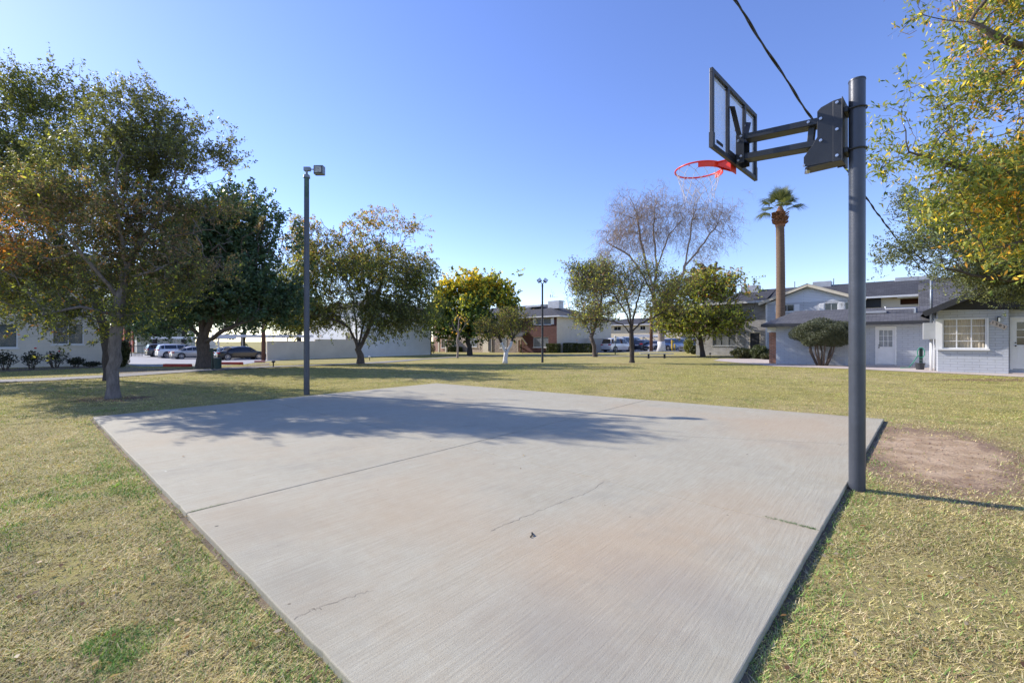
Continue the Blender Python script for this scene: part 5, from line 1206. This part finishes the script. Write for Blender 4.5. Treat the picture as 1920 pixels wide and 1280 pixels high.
bollard('low black path light by the end of the beige wall', 512.5, 688, 12); bollard('low white topped path light right of the broad tree trunk', 693, 676, 9, top='white'); bollard('low black path light at the clipped hedges', 980, 662.5, 6); bollard('low black path light right of the olive tree trunk', 1331.5, 671, 10); bollard('low path light beside the leaning tree trunk', 1120, 667, 7)
# bench
def bench():
    p = at(1231, 671.5); k = p.y/F; root = empty('bench', p, R(-8), label='backless metal bench on the lawn near the sparse tree', cat='bench')
    L = 30*k; h = 9.5*k; mb = MB()
    for i in range(6): y = -.27+.095*i; mb.box(-L, L, y, y+.075, h-.07, h)
    mb.build('seat', 'acunit', root, bev=.005)
    for s in (-1, 1): x = s*L*.48; MB().box(x-.07, x+.07, -.08, .08, -.1, h-.09).box(x-.04, x+.04, -.25, .28, h-.09, h-.045).build('leg', 'trim_dark', root)
bench()
def yel():
    p = at(1262, 658); root = empty('bollard', p, 0, label='pair of yellow posts guarding the blue dumpster in the far lot', cat='bollard')
    MB().tube([(-.15, 0, 0), (-.15, 0, 1.55)], .13, 10).build('post', 'yellow', root); MB().tube([(.35, .3, 0), (.35, .3, 1.0)], .10, 10).build('post', 'yellow', root)
    q = cg(1272, 66); r2 = empty('dumpster', q, 0, label='blue dumpster behind the yellow posts', cat='dumpster')
    MB().prism([(-.6, .1), (.6, .1), (.75, 1.5), (-.75, 1.5)], -.6, .6).build('bin', PN, r2, bev=.03); MB().box(-.78, .78, -.63, .63, 1.5, 1.56).build('lid', 'trim_dark', r2)
yel()
def gate():
    p = at(257, 668.5); k = p.y/F; root = empty('iron_gate', p, AU+R(60), label='open black iron gate beyond the parking lot', cat='gate'); h = 22*k
    mb = MB(); 
    for i in range(9): x = -.6+.15*i; mb.tube([(x, 0, .05), (x, 0, h)], .02, 6)
    mb.box(-.65, .65, -.025, .025, .15, .2).box(-.65, .65, -.025, .025, h-.2, h-.14).box(-.68, -.6, -.04, .04, 0, h+.1); mb.build('bars', 'black', root)
    p = at(283.5, 666); root = empty('gate_pillar', p, AU, label='cream masonry gate pillar left of the far carport', cat='pillar'); MB().box(-.35, .35, -.35, .35, -.1, 1.55).build('shaft', 'stucco_beige', root); MB().box(-.4, .4, -.4, .4, 1.55, 1.65).build('cap', 'stucco_beige', root)
gate()

# --- red townhouses far left
q = cg(228, 92); H = House('townhouse', 'distant row house with red panels beyond the parking lot', (q[0], q[1], q[2]))
mb = MB(); facade(mb, 'f', 0, -14, 16, -.3, 5.4, [(-2, -.5, .3, 2.4), (6, 7.5, .3, 2.4)]); facade(mb, 's', 16, 0, 9, -.3, 5.4); mb.build('wall', 'stucco_grey', H.root)
for x in (-6, .6, 3.6, 9.0, 12.5): MB().box(x, x+1.3, -.25, -.01, 0, 4.9).build('red_panel', mat('red stucco', (.36, .075, .055), .8), H.root)
for x in (-2, 6): window(H, 'f', 0, (x, x+1.5, .3, 2.4), 2, 2)
hip(H, -14, 16, 0, 9, 5.4, 1.5)
# --- brick townhouse block (centre)
K = at(1044, 661.5); H = House('townhouse', 'two storey dark red brick townhouse block with a cream end wall, centre of the view', K)
eav = H.z(0, 0, 594); mb = MB()
up = H.fbox(1005, 1033, 596.5, 608.5); dn = H.fbox(1000, 1028, 632, 651)
facade(mb, 'f', 0, H.fx(978), 0, -.3, eav, [up, dn]); mb.build('wall', 'redbrick', H.root)
for q, gm in ((up, 'blindglass'), (dn, 'blindglass')): window(H, 'f', 0, q, 2, 1, gm=gm, shut=.5 if q is up else 0)
mb = MB(); facade(mb, 's', 0, 0, H.fy(1146), -.3, eav); mb.build('end_wall', 'stucco_beige', H.root)
xe = H.fx(812); segs = [(812, 826, 'pinkbrick'), (826, 840, 'pinkbrick'), (840, 862, 'tanbrick'), (862, 905, 'tanbrick'), (905, 922, 'stucco_beige'), (922, 978, 'stone')]
for a, b_, m in segs:
    mb = MB(); x0, x1 = H.fx(a, .3), H.fx(b_, .3); facade(mb, 'f', .3, x0, x1, -.3, eav); mb.build('wall', m, H.root)
for (a, b_, c, d, g_) in ((828, 838, 636, 652, 'darkglass'), (878, 895, 632, 650, 'blindglass'), (938, 950, 633, 652, 'blindglass'), (868, 880, 602, 612, 'darkglass'), (925, 938, 600, 611, 'darkglass')):
    q = H.fbox(a, b_, c, d, .3); window(H, 'f', .19, q, 2, 1, gm=g_)
for (a, b_, c, d, m, lab) in ((916, 923, 632, 658.5, 'trim_dark', 'dark front door'), (848, 855, 634, 659, 'cream', 'cream front door'), (972, 978, 636, 659, 'wood', 'brown front door')):
    q = H.fbox(a, b_, c, d, .3); dd = door(H, 'f', .16, q, m=m, frame='cream'); dd['label'] = lab
x0, x1 = H.fx(810, -1.5), H.fx(838, -1.5); zp = H.z(x0, -1.5, 632)
po = MB().box(x0, x1, -1.6, .27, zp, zp+.25).build('porch_roof', 'cream', H.root)
for px in (822.5, 836): x = H.fx(px, -1.5); MB().box(x-.14, x+.14, -1.55, -1.27, -.3, zp).build('post', 'cream', po)
x0, x1 = H.fx(965), H.fx(990); zp = H.z(x1, -1, 630)
po = MB().add([(x0, -1.5, zp), (x1, -1.5, zp), (x1, .27, zp+.8), (x0, .27, zp+.8), (x0, -1.5, zp-.12), (x1, -1.5, zp-.12), (x1, .27, zp+.68), (x0, .27, zp+.68)], [(0, 1, 2, 3), (7, 6, 5, 4), (0, 4, 5, 1), (1, 5, 6, 2), (2, 6, 7, 3), (3, 7, 4, 0)]).build('porch_roof', 'shingle', H.root)
for x in (x0+.2, x1-.2): MB().beam((x, -.02, zp-1.2), (x, -1.3, zp-.1), .15, .15).build('bracket', 'cream', po)
hip(H, xe, 0, .3, H.fy(1146), eav, H.z(-6, 8, 569)-eav-.2, over=.8, fas='metalroof')
for (px, yy, w_, h_, base) in ((1042, 5.5, 2.1, 1.0, 0), (997, 6.5, 1.6, .6, 0), (1005, 5, 2.8, .25, 0)):
    x = H.fx(px, yy); z_ = H.z(x, yy, 579 if px != 1005 else 576); MB().box(x-w_/2, x+w_/2, yy-.6, yy+.6, z_, H.z(x, yy, 564 if px == 1042 else 572)).build('roof_unit', 'acunit', H.root, bev=.03)
# low wall by the end wall
o = Vector(cg(1100, 66)); root = empty('yard_wall', (o.x, o.y, o.z), 0, label='low beige yard wall left of the vans in the far lot', cat='wall'); MB().box(0, 3.6, -.1, .1, -.2, 1.85).build('panel', 'stucco_beige', root); MB().box(-.03, 3.63, -.13, .13, 1.85, 1.92).build('coping', 'stucco_beige', root)
# --- cream apartment block behind the right lot
q = cg(1108, 88); H = House('apartment_building', 'cream two storey apartment block behind the far lot, under the sparse trees', (q[0], q[1], q[2]))
xr = H.fx(1315); ez = H.z(8, 0, 610); mb = MB(); hs = [H.fbox(1151, 1164, 612, 619.5), H.fbox(1200, 1210, 611, 618.5), H.fbox(1247, 1258, 610, 618), H.fbox(1118, 1126, 612, 620)]
facade(mb, 'f', 0, 0, xr, -.3, ez, hs); mb.build('wall', 'cream', H.root)
for h_ in hs: window(H, 'f', 0, h_, 2, 1)
hip(H, 0, xr, 0, 10, ez, H.z(8, 5, 598)-ez, over=.6, fas='metalroof')
q0, q1 = pt(1186, 640, 68), pt(1226, 640, 66); carport('low grey carport in the far lot left of the whitewashed tall trunk', [q0, q1], 2.1, .4, 3, 6)
q = cg(1276, 72); H = House('storage_shed', 'pale grey shed behind the blue dumpster', (q[0], q[1], q[2]), 'shed'); MB().box(0, 4, 0, 3, -.2, 2.1).build('wall', 'siding', H.root); MB().box(-.2, 4.2, -.2, 3.2, 2.1, 2.25).build('roof', 'trim_dark', H.root)

# --- grey brick townhouse with the siding gable (right of centre)
k_ = (1305-960)/F; K = Vector((k_*43.4, 43.4, 0)); K.z = float(G(K.x, K.y)); H = House('townhouse', 'long townhouse block of whitewashed grey brick with a pale siding gable behind the palm', K)
ez = H.z(H.fx(1400), 0, 567); x1437 = H.fx(1437); mb = MB(); wn = H.fbox(1336, 1380, 622, 648); dr = H.fbox(1405, 1426, 622, 657); wu = H.fbox(1338, 1372, 576, 594)
facade(mb, 'f', 0, 0, x1437, -.3, ez, [wn, dr, wu]); facade(mb, 's', 0, 0, 0.01, 0, .01); mb.add([(0, 0, -.3), (0, 9, -.3), (0, 9, ez), (0, 0, ez)], [(3, 2, 1, 0)]); mb.build('wall', 'greybrick', H.root)
window(H, 'f', 0, wn, 3, 1, gm='blindglass', fm='acunit'); window(H, 'f', 0, wu, 3, 1, gm='blindglass', fm='acunit'); door(H, 'f', 0, dr, m='trim_dark', frame='cream')
yg = -.8; xa, xb = H.fx(1436, yg), H.fx(1606, yg); xm = H.fx(1515, yg); za = H.z(xa, yg, 567); zm = H.z(xm, yg, 538); zz = H.z(xm, yg, 566)
mb = MB(); h1 = H.fbox(1462, 1489, 571, 584, yg); h2 = H.fbox(1546, 1571, 568, 583, yg); h3 = H.fbox(1584, 1598, 566, 583, yg)
facade(mb, 'f', yg, xa, xb, -.3, zz, [h1, h2, h3]); mb.add([(xa, yg, -.3), (xa, 0, -.3), (xa, 0, zz), (xa, yg, zz)], [(3, 2, 1, 0)]); mb.build('gable_wall', 'siding', H.root)
MB().add([(xa, yg-.01, zz), (xb, yg-.01, zz), (xm, yg-.01, zm)], [(0, 1, 2)]).build('gable_panel', 'whitesiding', H.root)
MB().box(xa-.02, xa+.12, yg-.03, yg-.012, 0, zz-.02).build('corner_trim', 'white', H.root)
for h_ in (h1, h2, h3): window(H, 'f', yg, h_, 2, 1, shut=.36)
ra = MB(); zl = zz-.15; ra.beam((xa-.5, yg-.45, za-.15), (xm, yg-.45, zm+.12), .06, .24); ra.beam((xm, yg-.45, zm+.12), (xb+.6, yg-.45, zz-.1), .06, .24); rk = ra.build('gable_rake', 'cream', H.root)
rg_ = MB(); zt_ = zm+.25
rg_.add([(xa-.5, yg-.5, za-.02), (xm, yg-.5, zt_), (xm, 4.6, zt_), (xa-.5, 4.6, za-.02)], [(0, 1, 2, 3)]); rg_.add([(xm, yg-.5, zt_), (xb+.6, yg-.5, zz+.02), (xb+.6, 4.6, zz+.02), (xm, 4.6, zt_)], [(0, 1, 2, 3)]); rg_.build('roof', 'shingle', H.root)
# right part
XR = 24; ez2 = H.z(H.fx(1640), 0, 557); mb = MB(); slat = H.fbox(1606, 1652, 556, 577); op = H.fbox(1688, 1723, 559, 570.5)
facade(mb, 'f', 0, x1437, XR, -.3, ez2, [op], dep=1.0); mb.build('wall', 'stucco_beige', H.root)
bx(MB(), 'f', 0, op[0]-.3, op[1]+.3, -1.05, -1.0, op[2]-.3, op[3]+.1).build('balcony_back', 'brown', H.root)
mb = MB(); n_ = 26
for i in range(n_): a = slat[0]+(slat[1]-slat[0])*i/n_; bx(mb, 'f', 0, a, a+.05, .08, .11, slat[2], slat[3])
bx(mb, 'f', 0, slat[0], slat[1], .05, .07, slat[2], slat[2]+.08); bx(mb, 'f', 0, slat[0], slat[1], .02, .03, slat[2], slat[3]); mb.build('slat_screen', 'trim_dark', H.root)
bx(MB(), 'f', 0, H.fx(1682), H.fx(1724), .02, .5, op[3]+.02, op[3]+.22).build('balcony_fascia', 'white', H.root)
rz_ = H.z(H.fx(1660, 4.5), 4.5, 527); mb = MB(); e0 = ez2-.05
mb.add([(-.5, -.6, ez+.05), (x1437, -.6, ez+.05), (x1437, 4.5, rz_), (3.5, 4.5, rz_)], [(0, 1, 2, 3)]); mb.add([(x1437, -.6, ez2), (XR+.5, -.6, ez2), (XR+.5, 4.5, rz_), (x1437, 4.5, rz_)], [(0, 1, 2, 3)])
mb.add([(-.5, 9.6, ez), (XR+.5, 9.6, ez), (XR+.5, 4.5, rz_), (3.5, 4.5, rz_)], [(3, 2, 1, 0)]); mb.add([(-.5, -.6, ez+.05), (3.5, 4.5, rz_), (-.5, 9.6, ez)], [(0, 1, 2)]); rf = mb.build('roof', 'shingle', H.root)
MB().box(-.5, x1437, -.64, -.6, ez-.12, ez+.07).box(x1437+.1, XR+.5, -.64, -.6, ez2-.12, ez2+.02).build('fascia', 'metalroof', rf)
for (px, yy, w_, h_) in ((1408, 4.0, 1.6, .9), (1542, 4.4, 1.4, .75), (1700, 4.6, 1.5, .45), (1738, 4.6, 1.2, .4)): x = H.fx(px, yy); MB().box(x-w_/2, x+w_/2, yy-.5, yy+.5, rz_-.4, rz_+h_*.42).build('roof_unit', 'acunit', H.root, bev=.03)
for px in (1490, 1563): x = H.fx(px, 4); MB().tube([(x, 4, rz_-.4), (x, 4, rz_+.5)], .04, 8).build('vent_pipe', 'galv', H.root)
# nearer shingled roof wing at the right
xw0, xw1 = H.fx(1724, -3), H.fx(1850, -3); zb_, zt2 = H.z(xw0, -3, 588), H.z(xw0, -.65, 532)
MB().add([(xw0, -3, zb_), (xw1, -3, zb_), (xw1, -.65, zt2), (xw0, -.65, zt2), (xw0, -.65, zb_-2.5), (xw0, -3, zb_-2.5)], [(0, 1, 2, 3), (0, 3, 4, 5)]).build('roof', 'shingle2', H.root)

# --- blue grey brick house, low wing and projecting bay (right)
K = Vector((14.85, 24.9, -.03)); H = House('brick_house', 'blue grey painted brick house numbered 1303 with white doors at the right', K)
xg = 6.4; yg = -3.46; xF = xg+.0; ef = H.z(0, 0, 612)
wd = H.fbox(1641, 1681, 612, 683.5); mb = MB(); hW = H.fbox(1502, 1530, 646, 655)
facade(mb, 'f', 0, 0, xg+1.2, -.3, ef, [wd]); mb.add([(0, 0, -.3), (0, 6, -.3), (0, 6, ef), (0, 0, ef)], [(3, 2, 1, 0)]); mb.build('wall', 'paintbrick', H.root)
door(H, 'f', 0, wd, glass='clear'); bx(MB(), 'f', 0, wd[0]+.1, wd[1]-.1, -.16, -.14, wd[2]+.9, wd[3]-.1).build('door_curtain', mat('pale lace curtain', (.55, .57, .6), .9), H.root)
bx(MB(), 'f', 0, wd[0]-.35, wd[1]+.9, .0, .8, -.2, .06).build('door_step', 'path', H.root)
MB().box(-.40, -.02, .30, .62, -.2, ef-.32).build('brick_pier', 'rustbrick', H.root); MB().box(-.5, -.01, .28, .64, ef-.30, ef-.02).build('pier_cap', 'white', H.root)
# low roof
rz2 = H.z(H.fx(1600, 2.6), 2.6, 579); x0_, x1_ = -.62, xg+.9; y0_ = -.5
mb = MB(); mb.add([(x0_, y0_, ef+.13), (x1_+1.5, y0_, ef+.13), (x1_+1.5, 2.6, rz2), (.55, 2.6, rz2)], [(0, 1, 2, 3)]); mb.add([(x0_, y0_, ef+.13), (.55, 2.6, rz2), (x0_, 6.2, ef+.13)], [(0, 1, 2)]); mb.add([(x0_, 6.2, ef+.13), (.55, 2.6, rz2), (x1_+1.5, 2.6, rz2), (x1_+1.5, 6.2, ef+.13)], [(0, 1, 2, 3)])
rf = mb.build('roof', 'shingle2', H.root); MB().box(x0_-.03, x1_, y0_-.03, y0_, ef-.03, ef+.135).box(x0_-.03, x0_, y0_, 6.2, ef-.03, ef+.135).build('fascia', 'trim_dark', rf); MB().box(x0_, x1_, y0_, 0, ef+.0, ef+.02).build('soffit', 'white', rf)
# bay
bt = H.z(xg, yg, 582); xb1 = H.fx(1891, yg); wy = yg; ww = H.fbox(1767, 1850, 597, 653.5, wy)
mb = MB(); facade(mb, 'f', wy, xg, xb1, -.3, bt, [ww], dep=.14); mb.add([(xg, wy, -.3), (xg, 0, -.3), (xg, 0, bt), (xg, wy, bt)], [(3, 2, 1, 0)])
mb.add([(xb1, wy, -.3), (xb1, wy+.25, -.3), (xb1, wy+.25, bt), (xb1, wy, bt)], [(0, 1, 2, 3)]); dz = H.fbox(1893.5, 1950, 594, 693, wy+.25)
facade(mb, 'f', wy+.25, xb1, xg+7, -.3, bt, [(dz[0], dz[0]+1.0, dz[2], dz[3])], dep=.1); mb.build('wall', 'paintbrick', H.root)
wo_ = window(H, 'f', wy, ww, 3, 4, gm='clear', dep=.05, fw=.04, mull=.035, label='twelve pane white window with curtains')
m2 = MB(); n_ = 44
for i in range(n_):
    a = ww[0]-.1+(ww[1]-ww[0]+.2)*i/n_; dd = .02*math.sin(i*1.9); m2.add([(a, wy+.17+dd, ww[2]-.05), (a+(ww[1]-ww[0]+.2)/n_, wy+.17+.02*math.sin((i+1)*1.9), ww[2]-.05), (a+(ww[1]-ww[0]+.2)/n_, wy+.17+.02*math.sin((i+1)*1.9), ww[3]+.05), (a, wy+.17+dd, ww[3]+.05)], [(0, 1, 2, 3)])
m2.build('curtain', 'curtain', wo_)
bx(MB(), 'f', wy, ww[0]-.22, ww[1]+.08, -.02, .10, ww[2]-.06, ww[2]-.005).build('sill', 'white', wo_)
bx(MB(), 'f', wy, ww[0]-.2, ww[0]-.003, .004, .05, ww[2], ww[3]).build('casing', 'white', wo_); bx(MB(), 'f', wy, ww[1]+.003, ww[1]+.05, .004, .05, ww[2], ww[3]).build('casing', 'white', wo_)
door(H, 'f', wy+.25, (dz[0], dz[0]+1.0, dz[2], dz[3]), glass='darkglass'); bx(MB(), 'f', wy+.25, dz[0]-.05, dz[0]+1.3, .0, .22, -.2, .05).build('door_step', 'path', H.root)
# bay roof: gable ridge along V with dark barge boards
ov = .55; xl = xg-.42; xr_ = xg+5.6; xm = (xl+xr_)/2; zl = H.z(xl, wy-ov, 590); zr = zl+(xm-xl)*.52
mb = MB(); mb.add([(xl, wy-ov, zl+.13), (xm, wy-ov, zr+.13), (xm, 9, zr+.13), (xl, 9, zl+.13)], [(0, 1, 2, 3)]); mb.add([(xm, wy-ov, zr+.13), (xr_, wy-ov, zl+.13), (xr_, 9, zl+.13), (xm, 9, zr+.13)], [(0, 1, 2, 3)])
rf = mb.build('roof', 'shingle', H.root)
mb = MB(); mb.beam((xl-.02, wy-ov-.02, zl+.02), (xm, wy-ov-.02, zr+.02), .04, .22); mb.beam((xm, wy-ov-.02, zr+.02), (xr_, wy-ov-.02, zl+.02), .04, .22); mb.add([(xl, wy-ov, zl), (xm, wy-ov, zr), (xm, wy, zr), (xl, wy, zl)], [(0, 1, 2, 3)]); mb.add([(xr_, wy-ov, zl), (xm, wy-ov, zr), (xm, wy, zr), (xr_, wy, zl)], [(0, 1, 2, 3)]); mb.add([(xg, wy-.012, bt), (xr_, wy-.012, bt), (xr_, wy-.012, zl), (xm, wy-.012, zr), (xg, wy-.012, zl+.2)], [(0, 1, 2, 3, 4)]); mb.build('barge_board', 'trim_dark', rf)
# house number board
nb = H.fbox(1856, 1887, 598, 618, wy); c0 = Vector((nb[0]+.02, wy-.03, nb[3]-.10)); c1 = Vector((nb[1]-.01, wy-.03, nb[2]+.06)); mb = MB(); mb.beam(c0, c1, .02, .17); bo = mb.build('number_board', mat('pale number board', (.62, .53, .45), .7), H.root)
ang = math.atan2(c1.z-c0.z, c1.x-c0.x)
for i, ch_ in enumerate('1303'):
    cu = bpy.data.curves.new('t', 'FONT'); cu.body = ch_; cu.size = .125; cu.extrude = .003; cu.align_x = 'CENTER'; cu.align_y = 'CENTER'; cu.offset = .003
    to = bpy.data.objects.new('t', cu); COL.objects.link(to); bpy.context.view_layer.update(); me = bpy.data.meshes.new_from_object(to.evaluated_get(bpy.context.evaluated_depsgraph_get())); bpy.data.objects.remove(to)
    me.materials.clear(); me.materials.append(MAT['trim_dark']); o = bpy.data.objects.new('digit', me); COL.objects.link(o); o.parent = bo; p = c0.lerp(c1, .14+.24*i); o.location = (p.x, p.y-.0145, p.z); o.rotation_euler = (R(90), 0, 0)
# wall lamp, boxes, conduit
q = H.fbox(1869, 1876, 594, 602, wy); bx(MB(), 'f', wy, q[0], q[1], .002, .10, q[3]-.03, q[3]).box(q[0], q[0]+.015, wy-.1, wy-.002, q[2], q[3]-.03).build('wall_lamp', 'trim_dark', H.root); bx(MB(), 'f', wy, q[0]+.03, q[1]-.015, .01, .07, q[2]-.02, q[3]-.035).build('lamp_glass', 'head', H.root)
q = H.fbox(1739, 1744, 612, 619, 0)
mb = MB(); mx = xg-.01
mz0, mz1 = H.z(mx, yg+.7, 636), H.z(mx, yg+.7, 605.5)
eb = MB().box(mx-.42, mx-.012, yg+.30, yg+.85, mz0, mz1).build('meter_box', 'acunit', H.root, bev=.01)
mast = Vector((mx-.16, yg+.6, 0)); mtop = CH+(640-523)/F*H.w(mast.x, mast.y).y-H.O.z
MB().tube([(mast.x, mast.y, mz1), (mast.x, mast.y, mtop)], .045, 12).tube([(mast.x+.12, mast.y, mz1), (mast.x+.12, mast.y, mz1+.45)], .03, 8).tube([(mast.x, mast.y, mtop-.02), (mast.x, mast.y, mtop+.05)], [.07, .06], 10).build('service_mast', 'galv', H.root, smooth=True)
MB().tube([(mast.x, mast.y, -.1), (mast.x, mast.y, mz0)], .05, 10).tube([(mast.x+.12, mast.y+.1, -.1), (mast.x+.12, mast.y+.1, mz0)], .03, 8).build('conduit', 'white', H.root, smooth=True)
MASTW = H.w(mast.x, mast.y); MASTW.z = mtop+H.O.z
# pipe work on the low roof
p1, p2 = H.fx(1660, 1.2), H.fx(1717, 1.2); zz = H.z(p1, 1.2, 579)
MB().tube([(p1, 1.2, zz+.12), (p1, 1.2, zz), (p2, 1.2, zz), (p2, 1.2, zz-.36)], .035, 8).build('roof_pipe', 'white', H.root, smooth=True); MB().tube([(p2, 1.2, zz-.55), (p2, 1.2, zz-.02)], .07, 8).build('pipe_stand', 'galv', H.root)
a0 = H.fx(1612, 1.4); MB().box(a0, H.fx(1662, 1.4), 1.2, 1.9, zz-.20, zz-.08).beam((a0+.5, 1.5, zz-.2), (a0+.9, 1.5, zz-.5), .05, .05).build('roof_duct', 'acunit', H.root)
# hose and clutter between bay and wing
def clutter():
    b = H.w(xg-.75, -1.6); b.z = float(G(b.x, b.y))+.02; root = empty('garden_hose', b, AU, label='green garden hose hanging by the white conduit beside the house corner', cat='hose')
    mb = MB()
    for k in range(3): mb.tube([(.12*math.cos(t)+.3, .03*k, .72+.22*math.sin(t)) for t in np.linspace(0, 6.28, 20)], .016, 6)
    mb.tube([(.2, 0, .6), (.05, -.05, .3), (-.1, -.1, .05), (-.4, -.2, .02)], .016, 6); mb.build('coil', 'green', root, smooth=True); MB().box(.24, .36, .05, .12, 0, .95).build('holder', 'darkgreen', root)
    b2 = H.w(xg-.5, -2.2); b2.z = b.z; root = empty('bucket', b2, AU, label='grey bucket on the pavement at the house corner', cat='bucket'); MB().tube([(0, 0, 0), (0, 0, .28)], [.13, .17], 16).build('body', 'trim_dark', root); MB().tube([(.17*math.cos(t), .02, .27+.14*math.sin(t)) for t in np.linspace(0, 3.14, 12)], .006, 5).build('handle', 'galv', root)
clutter()

# ------------------------------------------------------------------ overhead twisted cable
def cable():
    A = pt(1330, -75, 6.55); B = MASTW; n_ = 170; mbs = [MB(), MB()]; root = empty('power_cable', B, 0, label='twisted black overhead power cable running down to the service mast', cat='cable')
    d = (B-A).normalized(); s = d.cross(Vector((0, 0, 1))).normalized(); u_ = s.cross(d)
    for j in (0, 1, 2):
        pts = []
        for i in range(n_+1):
            t = i/n_; c = A.lerp(B, t); c.z -= .55*4*t*(1-t)*.62; an = t*80+j*2.1+1.2*math.sin(t*23); rad = .016 if j < 2 else .004
            pts.append(c+(s*math.cos(an)+u_*math.sin(an))*rad-B)
        MB().tube(pts, (.0105 if j < 2 else .007), 6).build('strand', 'cable', root, smooth=True)
cable()
